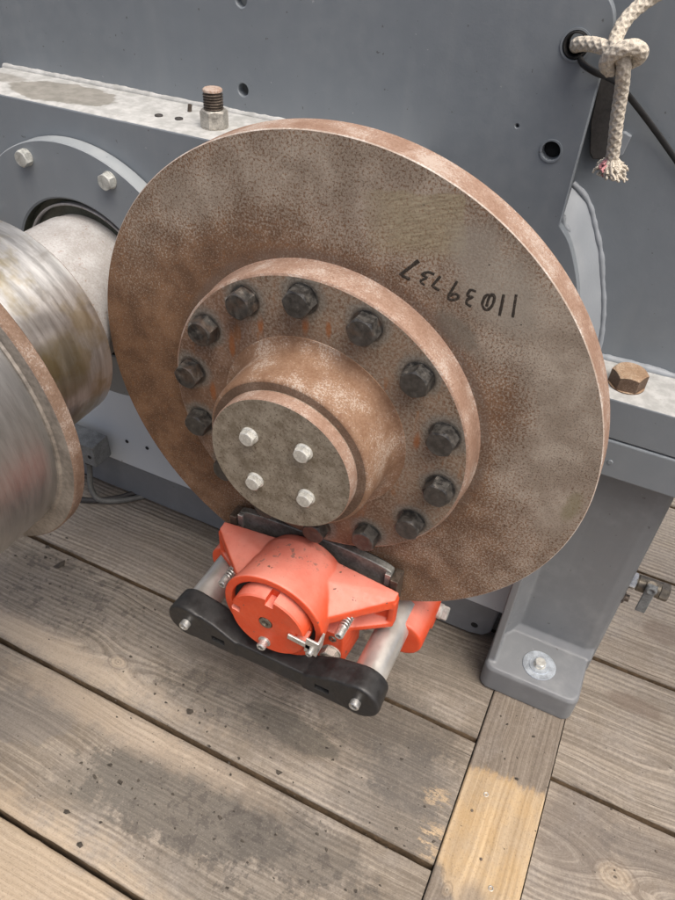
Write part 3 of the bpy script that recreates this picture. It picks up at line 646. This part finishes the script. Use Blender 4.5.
# right-hand split flange
YFR = 0.1604
fu = MB().box(0.0, 1.4, YFR, P2 - 0.0005, -0.0361, 0.0182).build('upper_split_flange', ['housing_grey', 'dusty_ledge'], H, 0)
for p in fu.data.polygons:
    if p.normal.z > 0.9: p.material_index = 1
b_ = fu.modifiers.new('bevel', 'BEVEL'); b_.width = 0.0018; b_.segments = 2
MB().box(0.0, 1.4, YFR - 0.001, P2 - 0.001, -0.0924, -0.038).build('lower_split_flange', 'housing_grey', H, 0, 0.0022)
MB().box(0.0, 1.39, YFR + 0.006, P2 - 0.002, -0.0423, -0.0319).build('split_gasket', 'dark_gap', H, 0)
MB().lathe([(0, 0), (0, 0.0035), (0.001, 0.0028), (0.001, 0)], 16, None, TY(0.3124, YFR - 0.001, -0.069)).build('plug', 'housing_grey', H)
weld([(0.262, P2 - 0.002, 0.0182), (0.30, P2 - 0.002, 0.0187), (0.36, P2 - 0.002, 0.0182), (0.5, P2 - 0.002, 0.0187), (0.9, P2 - 0.002, 0.0182)], 0.0052)
rb = MB().lathe([(0, 0), (0, 0.021), (0.0012, 0.021), (0.0012, 0)], 32, None, TZ(0.2989, 0.198, 0.0184)).hexh(TZ(0.2989, 0.198, 0.0196, 0.62), 0.0365, 0.0185).build('bolt', ['rust_nut', 'rust_dark'], H, 30)
for p in rb.data.polygons:
    if abs(p.normal.z) < 0.5: p.material_index = 1
# lower casing (sump) and base rail behind the disc
MB().add([(-1.2, 0.181, -0.447), (0.262, 0.181, -0.447), (0.262, 0.285, -0.16), (-1.2, 0.285, -0.16), (-1.2, 0.33, -0.447), (0.262, 0.33, -0.447), (0.262, 0.33, -0.16), (-1.2, 0.33, -0.16)],
         [(0, 1, 2, 3), (5, 4, 7, 6), (1, 5, 6, 2), (4, 0, 3, 7), (3, 2, 6, 7), (4, 5, 1, 0)]).build('sump_wall', 'sump_grey', H, 0, 0.002)
rail = MB().prism([(-1.2, -0.535), (0.205, -0.535), (0.228, -0.528), (0.24, -0.512), (0.244, -0.449), (-1.2, -0.449)], 0.185, 0.26).build('base_rail', 'leg_grey', H, 0, 0.004)
for x, z in ((-0.5088, -0.4025), (-0.4616, -0.4003), (-0.415, -0.398)):
    MB().lathe([(0, 0), (0, 0.0035), (-0.001, 0.004)], 16, None, TY(x, 0.181 + (z + 0.447) * 0.3624 - 0.0012, z)).build('screw_hole', 'dark_gap', H)
MB().lathe([(0, 0), (0, 0.006), (-0.001, 0.0065)], 20, None, TY(0.2107, 0.1845, -0.508)).build('screw_hole', 'dark_gap', H)
# cast leg with a bolted foot
LX0, LX1 = 0.2495, 0.3925
lg = MB()
lg.box(LX0, LX0 + 0.0115, 0.114, 0.20, DZ + 0.004, -0.0945)              # left rib
lg.hull([(x, y, z) for x, y in ((LX0 + 0.002, 0.196), (LX1 - 0.008, 0.196), (0.3985, 0.200), (0.4035, 0.207), (0.4045, 0.215), (0.4045, 0.275), (LX0 + 0.002, 0.275)) for z in (DZ + 0.004, -0.0945)])
lg.hull([(LX0 + 0.011, 0.17, -0.48), (LX0 + 0.03, 0.197, -0.48), (LX0 + 0.011, 0.197, -0.48), (LX0 + 0.011, 0.17, -0.07), (LX0 + 0.03, 0.197, -0.07), (LX0 + 0.011, 0.197, -0.07)])
fz = -0.482
def rrect(x0, x1, y0, y1, r, z): return [(cx + r * math.cos(a), cy + r * math.sin(a), z) for cx, cy, a0 in ((x1 - r, y1 - r, 0), (x0 + r, y1 - r, PI / 2), (x0 + r, y0 + r, PI), (x1 - r, y0 + r, 1.5 * PI)) for a in [a0 + PI / 2 * k / 6 for k in range(7)]]
lg.hull(rrect(LX0 - 0.002, LX1 + 0.004, 0.100, 0.28, 0.016, DZ + 0.004) + rrect(LX0 - 0.002, LX1 + 0.004, 0.100, 0.28, 0.016, fz - 0.006) + rrect(LX0 + 0.001, LX1 + 0.001, 0.103, 0.28, 0.016, fz))
lg.hull([(x, y, z) for x in (LX0, 0.400) for y, z in ((0.184, fz - 0.002), (0.199, fz - 0.002), (0.199, fz + 0.014))])
leg = lg.build('leg', 'leg_grey', H, 60); remesh(leg, 0.0019, 3)
fw = MB().lathe([(0, 0), (0, 0.0255), (0.0015, 0.0262), (0.0024, 0.0255), (0.0022, 0.0165), (0.0034, 0.016), (0.0036, 0)], 48, None, TZ(0.327, 0.140, fz - 0.0008)).build('washer', 'zinc_blue', leg, 30)
MB().lathe([(0, 0), (0, 0.0095), (0.001, 0.009), (0.001, 0)], 32, None, TZ(0.327, 0.140, fz + 0.0028)).hexh(TZ(0.327, 0.140, fz + 0.0036, 0.5), 0.0155, 0.0075).build('bolt', 'zinc_pale', leg, 30)
# drain valve beyond the leg
vy, vz = 0.22, -0.311
v = MB().hexh(Matrix.Translation((0.399, vy, vz)) @ Matrix.Rotation(PI / 2, 4, 'Y'), 0.023, 0.013, 0).cyl((0.388, vy, vz), (0.40, vy, vz), 0.008, 20).build('valve_nut', 'zinc', H, 30)
vb = MB().cyl((0.411, vy, vz), (0.447, vy, vz), 0.0125, 24, 0.003).hexh(Matrix.Translation((0.445, vy, vz)) @ Matrix.Rotation(PI / 2, 4, 'Y'), 0.024, 0.012).cyl((0.43, vy, vz), (0.43, vy - 0.012, vz + 0.016), 0.0065, 16).build('valve_body', 'brass_worn', H, 30)
hd = MB().box(0.423, 0.437, vy - 0.021, vy - 0.017, vz - 0.036, vz + 0.024).lathe([(0, 0), (0, 0.0075), (0.002, 0.008), (0.006, 0.007), (0.006, 0.004), (0.003, 0.003), (0.003, 0)], 24, None, TY(0.430, vy - 0.02, vz + 0.017)).build('handle', 'box_grey', vb, 30, 0.0012)
MB().hexh(Matrix.Translation((0.394, 0.215, -0.345)) @ Matrix.Rotation(PI / 2, 4, 'Y'), 0.018, 0.012).cyl((0.388, 0.215, -0.345), (0.412, 0.215, -0.345), 0.0055, 16).build('bolt', 'stud_steel', H, 30)
# hooked dark lug between the plates
lug = MB().prism([(0.1741, 0.3387), (0.1767, 0.2812), (0.1835, 0.252), (0.1882, 0.2458), (0.2008, 0.2473), (0.2023, 0.2604), (0.1961, 0.3073), (0.1908, 0.3387)], P2 - 0.009, P2 + 0.002).build('lug', 'dark_lug', H, 0, 0.0012)
MB().prism([(0.2112, 0.2499), (0.2164, 0.2541), (0.2195, 0.2729), (0.2117, 0.276), (0.2065, 0.2739)], P2 - 0.006, P2 + 0.002).build('lug_tip', 'weld_grey', H, 0, 0.001)

# ------------------------------------------------------------------ winch drum at the left
D = empty('winch_drum', (CX, -0.2, CZ), 'worn steel winch drum and shaft with a rusty-edged flange at the left', 'drum')
def TD(y): return TY(CX, y, CZ)
OD = (CX, 0, CZ)
MB().lathe([(-0.12, 0), (-0.12, 0.086), (-0.077, 0.0905), (-0.074, 0.0920), (0.012, 0.0915), (0.042, 0.0935), (0.06, 0.0)], 128, None, TD(0)).build('shaft', 'shaft_rust_white', D, 30, origin=OD)
MB().lathe([(0.039, 0), (0.039, 0.131), (0.0415, 0.1336), (0.180, 0.1336), (0.184, 0.138), (0.188, 0)], 160, [0, 1, 0, 0, 0], TD(0)).build('brake_journal', ['drum_polished', 'rust_hub'], D, 30, origin=OD)
MB().lathe([(0.1845, 0), (0.1845, 0.2115), (0.186, 0.213), (0.1985, 0.213), (0.2, 0.2115), (0.2, 0.196), (0.2025, 0.1945), (0.2025, 0)], 160, [0, 1, 1, 1, 0, 0, 0], TD(0)).build('drum_flange', ['drum_flange', 'rust_rim_dark'], D, 30, origin=OD)
MB().lathe([(0.2005, 0), (0.2005, 0.1915), (0.203, 0.1915), (0.50, 0.1915), (0.502, 0.19), (0.502, 0.0)], 160, None, TD(0)).build('barrel', 'drum_satin', D, 30, origin=OD)

# ------------------------------------------------------------------ brake disc
B = empty('brake_disc', (0, 0, 0), 'large rusty brake disc with bolted hub and handwritten number', 'brake disc')
R_ = 0.3; TDc = 0.035
MB().lathe([(-TDc, 0), (-TDc, R_ - 0.0015), (-TDc + 0.0015, R_), (-0.0009, R_), (0, R_ - 0.0010), (0, 0.1)], 256, [0, 1, 1, 2, 0], YF).build('disc', ['rust_face', 'rust_rim', 'bare_edge'], B, 30)
fl = MB().lathe([(0, 0.05), (0, 0.181), (0.0015, 0.1795), (0.027, 0.1785), (0.0290, 0.1775), (0.0302, 0.1755), (0.0302, 0.112), (0.031, 0.06)], 200, [1, 1, 1, 1, 1, 0, 0], YF).build('bolted_flange', ['flange_face', 'rust_rim', 'bare_edge'], B, 30)
hubp = [(0.028, 0.112), (0.0308, 0.1105)] + [(0.0310 + 0.012 * (1 - math.cos(t)), 0.1095 - 0.012 * math.sin(t)) for t in [PI / 2 * k / 8 for k in range(9)]] + [(0.078, 0.0955), (0.083, 0.0948), (0.0862, 0.0925), (0.0872, 0.0905), (0.0872, 0.05)]
MB().lathe(hubp, 160, [0] * (len(hubp) - 2) + [1], YF).build('hub', ['rust_hub', 'rust_dark'], B, 40)
cap = MB().lathe([(0.080, 0), (0.080, 0.0812), (0.0875, 0.0812), (0.0885, 0.0817), (0.1028, 0.0817), (0.104, 0.0806), (0.104, 0)], 160, [0, 0, 0, 1, 1, 0], YF).build('end_cap', ['cap_plate', 'rust_rim', 'bare_edge'], B, 30)
# black flange bolts
b0 = None
for k in range(14):
    a = math.radians(BOLT0 + 360 / 14 * k); p = (0.155 * math.cos(a), -0.0302, 0.155 * math.sin(a))
    if b0 is None:
        b0 = MB().hexh(YF, 0.0272, 0.017).lathe([(0.0004, 0), (0.0004, 0.0165), (0.0011, 0.0165), (0.0011, 0)], 40, None, YF).build('bolt', 'black_bolt', None, 30); b0.location = p; attach(b0, fl); b0.rotation_euler = (0, 0.3, 0)
    else: inst(b0, p, fl, (0, [0.3, 0.1, 0.75, 0.5, 0.95, 0.2, 0.6][k % 7] + rnd.uniform(-.1, .1), 0))
z0 = None
for (x, z) in ((-0.033, 0.0285), (0.029, 0.0325), (-0.0285, -0.032), (0.033, -0.028)):
    p = (x, -0.104, z)
    if z0 is None:
        z0 = MB().lathe([(0, 0), (0, 0.0098), (0.0015, 0.0098), (0.0025, 0.0088), (0.0025, 0)], 32, None, YF).hexh(YF @ Matrix.Translation((0, 0, 0.0025)), 0.0155, 0.0065).build('bolt', 'zinc_pale', None, 30); z0.location = p; attach(z0, cap); z0.rotation_euler = (0, 0.2, 0)
    else: inst(z0, p, cap, (0, rnd.uniform(0, 1), 0))
# handwritten number 11039737, upside down
digits = [[(0.0882, 0.2059), (0.0721, 0.1877), (0.082, 0.1858)],
 [(0.1044, 0.1966), (0.0985, 0.1973), (0.0932, 0.1933), (0.0978, 0.1918), (0.0924, 0.1868), (0.0967, 0.1839)],
 [(0.1103, 0.1965), (0.1039, 0.185), (0.1113, 0.1825)],
 [(0.1262, 0.1959), (0.1205, 0.1783), (0.124, 0.1764), (0.129, 0.1789), (0.1294, 0.1824), (0.1255, 0.1831), (0.1214, 0.1795)],
 [(0.1447, 0.1906), (0.1395, 0.1907), (0.1379, 0.1848), (0.1427, 0.1845), (0.1385, 0.1811), (0.1384, 0.1766), (0.1429, 0.175)],
 [(0.1609, 0.1912), (0.1542, 0.1893), (0.1525, 0.1799), (0.157, 0.1756), (0.1613, 0.1813), (0.1617, 0.1903), (0.1588, 0.1917), (0.157, 0.187), (0.1565, 0.179)],
 [(0.1693, 0.1946), (0.1696, 0.1736)], [(0.1797, 0.1975), (0.1814, 0.1753)]]
for i, d in enumerate(digits):
    curvy = len(d) > 3
    P = catmull([(x, 0, z) for x, z in d], 0.0012) if curvy else [Vector((d[k][0], 0, d[k][1])).lerp(Vector((d[k + 1][0], 0, d[k + 1][1])), t / 6) for k in range(len(d) - 1) for t in range(6)] + [Vector((d[-1][0], 0, d[-1][1]))]
    w = 0.0018 if i == 0 else 0.00135
    MB().tube(P, [w * (0.85 + 0.3 * rnd.random()) for _ in P], 8, 0, (Vector((0, 1, 0)), 0.25)).build('marker_digit', 'marker_ink', B, 60)

# ------------------------------------------------------------------ brake caliper
K = empty('brake_caliper', (0, -0.06, -0.36), 'orange-red brake caliper clamped on the bottom of the rusty disc', 'brake caliper')
PZ = -0.240
c = MB()
c.lathe([(0.030, 0), (0.030, 0.055), (0.045, 0.0605), (0.09, 0.0645), (0.1205, 0.0700), (0.1220, 0.0690), (0.1220, 0.0590), (0.088, 0.0590), (0.088, 0)], 96, None, TY(-0.002, 0, PZ))
for s in (-1, 1):
    c.hull([(s * 0.128, y, z) for y, z in ((-0.031, -0.217), (-0.044, -0.219), (-0.031, -0.236), (-0.046, -0.234))] + [(s * 0.03, -0.031, -0.205), (s * 0.03, -0.075, -0.198), (s * 0.03, -0.031, -0.24), (s * 0.055, -0.108, -0.226), (s * 0.055, -0.108, -0.24), (s * 0.05, -0.08, -0.209)])    # upper wing
    c.hull([(s * x, y, z) for x in (0.02, 0.129) for y in (-0.031, -0.040) for z in (-0.222, -0.272)])                          # back plate
    c.hull([(s * 0.130, y, z) for y, z in ((-0.031, -0.262), (-0.046, -0.262), (-0.031, -0.272), (-0.046, -0.271))] + [(s * 0.04, y, z) for y, z in ((-0.031, -0.28), (-0.085, -0.29), (-0.031, -0.292), (-0.085, -0.299))])   # lower wing
    c.hull([(s * x, y, z) for x, y in ((0.03, -0.032), (0.03, -0.088), (0.083, -0.032), (0.080, -0.086)) for z in (-0.275, -0.343)])   # lower block
    c.hull([(s * x, y, z) for x in (0.121, 0.130) for y in (-0.031, -0.046) for z in (-0.225, -0.268)])
c.box(-0.08, 0.08, -0.055, -0.032, -0.335, -0.25)
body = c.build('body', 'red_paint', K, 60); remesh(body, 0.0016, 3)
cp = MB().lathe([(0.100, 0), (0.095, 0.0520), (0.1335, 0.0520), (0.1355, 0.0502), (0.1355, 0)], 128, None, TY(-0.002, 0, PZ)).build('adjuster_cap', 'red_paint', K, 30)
MB().lathe([(0.100, 0.0500), (0.1130, 0.0505), (0.1150, 0.0555), (0.1130, 0.0612), (0.100, 0.0612)], 96, None, TY(-0.002, 0, PZ)).build('gap_shade_ring', 'dark_gap', K, 40)  # black ring added in the gap round the cap, standing in for its shade
cut(cp, [MB().box(-0.0055, 0.0055, -0.145, -0.118, 0.039, 0.06, 0, Matrix.Translation((-0.002, 0, PZ)) @ Matrix.Rotation(math.radians(a), 4, 'Y')) for a in (5, -80, 85, 190)] +
    [MB().cyl((-0.004, -0.145, PZ + 0.004), (-0.004, -0.131, PZ + 0.004), 0.0095, 32)])
bv = cp.modifiers.new('bevel', 'BEVEL'); bv.width = 0.0012; bv.segments = 2; bv.limit_method = 'ANGLE'; bv.angle_limit = math.radians(50)
MB().lathe([(0.1305, 0), (0.1305, 0.0085), (0.1365, 0.0085), (0.1372, 0.0075), (0.1372, 0.0045), (0.1335, 0.004), (0.1335, 0)], 32, None, TY(-0.004, 0, PZ + 0.004)).build('grease_plug', 'brass_worn', cp, 30)
def socket_screw(x, y, z, r, h, parent, mat='zinc', name='screw'):
    return MB().lathe([(0, 0), (0, r), (h - 0.0012, r), (h, r - 0.001), (h, r * 0.55), (h * 0.45, r * 0.52), (h * 0.45, 0)], 28, None, TY(x, y, z)).build(name, mat, parent, 30)
MB().lathe([(0, 0), (0, 0.0085), (0.0015, 0.0085), (0.0015, 0)], 28, None, TY(-0.006, -0.1355, PZ - 0.036)).build('washer', 'zinc', cp, 30)
socket_screw(-0.006, -0.137, PZ - 0.036, 0.0062, 0.010, cp)
# lock tab
tb = MB().box(0.028, 0.0595, -0.1392, -0.1362, PZ - 0.004, PZ + 0.005).box(0.052, 0.069, -0.1392, -0.1362, PZ - 0.012, PZ + 0.016).box(0.066, 0.069, -0.1375, -0.121, PZ - 0.011, PZ + 0.016)
tb.v = [((x - 0.05) * math.cos(-0.1) - (z - PZ) * math.sin(-0.1) + 0.05, y, (x - 0.05) * math.sin(-0.1) + (z - PZ) * math.cos(-0.1) + PZ - 0.001) for x, y, z in tb.v]
lt = tb.build('lock_tab', 'zinc', K, 0, 0.0008)
socket_screw(0.0595, -0.1394, PZ - 0.0085, 0.0045, 0.005, lt)
# spring screws
for s in (-1, 1):
    x, z = s * 0.083, -0.238
    sp = socket_screw(x, -0.098, z, 0.0058, 0.013, K, 'zinc', 'spring_screw')
    hel = [(x + 0.0052 * math.cos(t), -0.098 + t / (2 * PI) * 0.0042, z + 0.0052 * math.sin(t)) for t in [2 * PI * 8 * i / 160 for i in range(161)]]
    MB().tube(hel, 0.0011, 8).cyl((x, -0.1, z), (x, -0.05, z), 0.0032, 14).build('spring', 'zinc', sp, 60)
# port nuts and plugs on the lower block
for s in (-1, 1):
    MB().lathe([(0, 0), (0, 0.0135), (0.002, 0.0135), (0.002, 0)], 32, None, TY(s * 0.0655, -0.0865, -0.316)).hexh(TY(s * 0.0655, -0.0885, -0.316, 0.4), 0.022, 0.011).cyl((s * 0.0655, -0.099, -0.316), (s * 0.0655, -0.104, -0.316), 0.007, 20).build('port_nut', 'nut_steel', K, 30)
    socket_screw(s * 0.0655, -0.0845, -0.287, 0.0055, 0.004, K, 'brass_worn', 'plug')
# guide pins, bridge bracket
PX, PZ2 = 0.125, -0.310
for s in (-1, 1):
    MB().cyl((s * PX, -0.112, PZ2), (s * PX, 0.02, PZ2), 0.0215, 48, 0.0015).build('guide_pin', 'pin_steel', K, 30)
br = MB()
for s in (-1, 1):
    br.hull([(s * PX + r * math.cos(a), y, PZ2 + r * math.sin(a)) for a in [2 * PI * k / 32 for k in range(32)] for y, r in ((-0.104, 0.029), (-0.137, 0.0305), (-0.140, 0.0285))])
    br.hull([(s * x, y, z) for y in (-0.104, -0.139) for x, z in ((0.118, -0.282), (0.135, -0.3400), (0.05, -0.3400), (0.05, -0.309), (0.085, -0.290))])
br.hull([(x, y, z) for x in (-0.06, 0.06) for y in (-0.106, -0.137) for z in (-0.309, -0.3395)])
bro = br.build('bridge_bracket', 'black_paint', K, 60); remesh(bro, 0.0017, 6); bpy.context.view_layer.update(); apply_mods(bro)
cut(bro, [MB().box(s * 0.077 - 0.010, s * 0.077 + 0.010, -0.15, -0.120, -0.326, -0.315) for s in (-1, 1)])
bro.data.polygons.foreach_set('use_smooth', [True] * len(bro.data.polygons)); bro.data.set_sharp_from_angle(angle=math.radians(60))
for s in (-1, 1): socket_screw(s * PX, -0.1395, PZ2, 0.0068, 0.009, bro, 'zinc', 'bolt')
# rear half behind the disc
bk = MB()
for s in (-1, 1):
    bk.hull([(s * 0.134 + 0.0335 * math.cos(a), y, -0.327 + 0.0335 * math.sin(a)) for a in [2 * PI * k / 32 for k in range(32)] for y in (-0.019, 0.062)])
    bk.hull([(s * x, y, z) for x in (0.10, 0.165) for y in (0.045, 0.075) for z in (-0.33, -0.372)])
bk.box(-0.15, 0.15, 0.058, 0.100, -0.365, -0.20)
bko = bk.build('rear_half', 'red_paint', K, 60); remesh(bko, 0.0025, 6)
for s in (-1, 1):
    MB().lathe([(0, 0), (0, 0.0115), (0.01, 0.0115), (0.012, 0.010), (0.012, 0)], 24, None, Matrix.Translation((s * 0.160, 0.066, -0.350)) @ Matrix.Rotation(s * PI / 2, 4, 'Y')).hexh(Matrix.Translation((s * 0.168, 0.066, -0.350)) @ Matrix.Rotation(s * PI / 2, 4, 'Y'), 0.019, 0.012).build('side_bolt', 'zinc_pale', K, 30)
# pads
def pad(y0, y1, mat, z_in, name, x1=0.112, z1=-0.30):
    top = [(x1 * math.sin(t), z_in + 0.012 * (math.cos(t) - 1)) for t in [PI / 2 * (-1 + 2 * k / 20) for k in range(21)]]
    return MB().prism([(-x1, z1), (x1, z1)] + top[::-1], y0, y1).build(name, mat, K, 30, 0.0012)
pad(-0.0085, -0.0005, 'pad_lining', -0.199, 'friction_pad', 0.106, -0.295)
pad(-0.0190, -0.0087, 'pad_steel', -0.191, 'pad_backing_plate', 0.112)
pad(0.0355, 0.05, 'pad_lining', -0.199, 'friction_pad', 0.106, -0.295); pad(0.0502, 0.0585, 'pad_steel', -0.19, 'pad_backing_plate')
for s in (-1, 1):
    MB().box(s * 0.118 - 0.0055, s * 0.118 + 0.0055, -0.0265, -0.0035, -0.262, -0.207).build('pad_guide', 'stud_steel', K, 0, 0.0012)
    MB().box(s * 0.108 - 0.004, s * 0.108 + 0.004, -0.0235, -0.0192, -0.225, -0.203).build('pad_clip', 'zinc', K, 0, 0.0008)

# ------------------------------------------------------------------ rope, strap, junction box
RP = empty('rope', (0.1971, 0.1604, 0.2917), 'off-white braided rope knotted through the plate hole with a frayed end hanging', 'rope')
def braid(u, d):
    k = 2 * PI / 0.0085
    a = math.sin(5 * u + k * d); b_2 = math.sin(5 * u - k * d)
    return 1 + 0.12 * (max(a, b_2) - 0.5)
RR = 0.0060
def ropeseg(pts, name='strand', r=RR):
    return MB().tube(catmull(pts, 0.0006), r, 48, 0, None, True, braid).build(name, 'rope_fibre', RP, 180)
# standing part comes down from the top right, passes behind the knot into the hole
ropeseg([(0.2441, 0.2022, 0.4169), (0.2201, 0.197, 0.4075), (0.2008, 0.1886, 0.394), (0.1903, 0.1792, 0.3814), (0.1872, 0.1688, 0.3689), (0.1903, 0.1568, 0.3611), (0.1961, 0.151, 0.3522)])
ropeseg([(0.146, 0.2335, 0.346), (0.1496, 0.2043, 0.3517), (0.1553, 0.1844, 0.3569), (0.1679, 0.174, 0.36), (0.1814, 0.1651, 0.36), (0.1929, 0.1563, 0.3569)])
ropeseg([(0.1924, 0.1542, 0.3454), (0.1872, 0.1469, 0.3512), (0.1893, 0.1401, 0.3595), (0.1976, 0.1369, 0.3663), (0.207, 0.139, 0.3684), (0.2122, 0.1469, 0.3642), (0.2101, 0.1557, 0.3574), (0.2028, 0.1589, 0.3527)], 'knot')
ropeseg([(0.1955, 0.1469, 0.3611), (0.2008, 0.1453, 0.3554), (0.2028, 0.1489, 0.346), (0.2044, 0.1589, 0.3313), (0.207, 0.1677, 0.3042), (0.2101, 0.174, 0.2833), (0.2122, 0.1792, 0.2645)], 'tail')
fr = MB(); pk = MB()
for i in range(260):
    a = rnd.uniform(0, 2 * PI); rr = RR * math.sqrt(rnd.random()) * 0.95; L = rnd.uniform(0.010, 0.023)
    p0 = Vector((0.2122 + rr * math.cos(a), 0.1788 + rr * math.sin(a), 0.2672)); sp_ = 0.4 + rnd.random() * 1.2
    pts = [p0]
    for k in range(1, 6):
        t = k / 5; cx, cy = math.cos(a + 0.5 * t), math.sin(a + 0.5 * t)
        pts.append(p0 + Vector((cx * rr * sp_ * t * 1.5 + mnoise.noise((i, t * 4, 0)) * 0.009 * t + 0.003 * t, cy * rr * sp_ * t * 1.5 + mnoise.noise((i, t * 4, 5)) * 0.009 * t, -L * (t - 0.25 * t * t) + mnoise.noise((i, t * 4, 9)) * 0.006 * t)))
    is_p = math.pi * 1.05 < a < math.pi * 1.25 and rr > RR * 0.6
    (pk if is_p else fr).tube(pts, [0.0013, 0.0015, 0.0016, 0.0016, 0.0014, 0.001], 6)
fr.build('frayed_end', 'rope_fibre', RP, 80); pk.build('pink_yarn', 'rope_pink', RP, 80)
STR = MB().tube(catmull([(0.1533, 0.2084, 0.346), (0.1616, 0.1897, 0.3407), (0.1762, 0.1855, 0.336), (0.1867, 0.197, 0.3313), (0.1987, 0.2231, 0.3188), (0.2347, 0.2366, 0.2875), (0.2754, 0.2413, 0.252), (0.3432, 0.2429, 0.1925), (0.4476, 0.2434, 0.1017), (0.525, 0.2432, 0.032), (0.54, 0.235, 0.0225)], 0.004), 0.0030, 12, 0, (Vector((0, 1, 0)), 0.4)).build('strap', 'strap_black', None, 60)
tag(STR, 'thin black strap running from the plate hole diagonally down to the right', 'strap')

JB = empty('junction_box', (-0.57, 0.16, -0.45), 'small grey junction box with a cable, low behind the drum flange', 'junction box')
bx = MB().box(-0.66, -0.5405, 0.138, 0.182, -0.438, -0.389).build('box', 'box_grey', JB, 0, 0.002)
MB().lathe([(0, 0), (0, 0.004), (0.001, 0.0036), (0.001, 0)], 16, None, TY(-0.552, 0.1378, -0.415)).build('screw', 'dark_gap', bx)
MB().cyl((-0.575, 0.155, -0.437), (-0.575, 0.155, -0.452), 0.009, 20, 0.001).build('cable_gland', 'dark_lug', JB, 30)
MB().tube(catmull([(-0.575, 0.155, -0.448), (-0.576, 0.150, -0.475), (-0.572, 0.140, -0.508), (-0.555, 0.136, -0.528), (-0.53, 0.15, -0.533), (-0.50, 0.175, -0.534), (-0.47, 0.21, -0.534)], 0.006), 0.0055, 14).build('cable', 'cable_grey', JB, 80)
MB().tube(catmull([(-0.70, 0.09, -0.534), (-0.62, 0.115, -0.534), (-0.57, 0.13, -0.533), (-0.53, 0.16, -0.5335), (-0.50, 0.20, -0.534)], 0.006), 0.0055, 14).build('cable', 'dark_lug', JB, 80)

# ------------------------------------------------------------------ crumbs of soil on the deck
cr = MB()
def crumb(x, y, r, z=DZ):
    n_ = rnd.randint(6, 9); pts = []
    for _ in range(12):
        v = Vector((rnd.gauss(0, 1), rnd.gauss(0, 1), rnd.gauss(0, 1))).normalized() * r * rnd.uniform(0.6, 1.1)
        pts.append((x + v.x * 1.3, y + v.y, z + max(-0.2 * r, v.z * 0.6 + r * 0.25)))
    cr.hull(pts)
for (x, y, r) in ((-0.5142, -0.0212, 0.011), (-0.138, -0.1512, 0.006), (-0.279, -0.1154, 0.003), (-0.3008, -0.022, 0.003), (-0.1828, -0.0223, 0.003), (0.0301, -0.1696, 0.005), (-0.1935, -0.2718, 0.004), (-0.2013, -0.2951, 0.004), (-0.1651, -0.2847, 0.005), (-0.2035, -0.3499, 0.004), (-0.1591, -0.3747, 0.004), (-0.0115, -0.2619, 0.004), (-0.5638, 0.0015, 0.005), (-0.55, -0.02, 0.004)): crumb(x, y, r)
for cx, cy, sx_, sy_, n_ in ((-0.53, -0.03, 0.07, 0.03, 70), (-0.1, -0.15, 0.12, 0.03, 45), (-0.18, -0.29, 0.07, 0.04, 40), (0.1, -0.27, 0.12, 0.05, 50), (0.2, -0.1, 0.06, 0.05, 35), (-0.3, -0.05, 0.12, 0.05, 30), (0.45, -0.02, 0.08, 0.06, 14), (0.33, 0.05, 0.03, 0.06, 14)):
    for _ in range(n_):
        x, y = rnd.gauss(cx, sx_), rnd.gauss(cy, sy_)
        crumb(x, y, rnd.choice((0.0008, 0.001, 0.0012, 0.0018, 0.0026)), DZ + (0.0035 if BX0 < x < BX1 else 0))
cro = cr.build('soil_crumbs', 'soil', None, 40); cro['kind'] = 'stuff'; cro['label'] = 'dark crumbs of dried soil scattered over the deck planks'
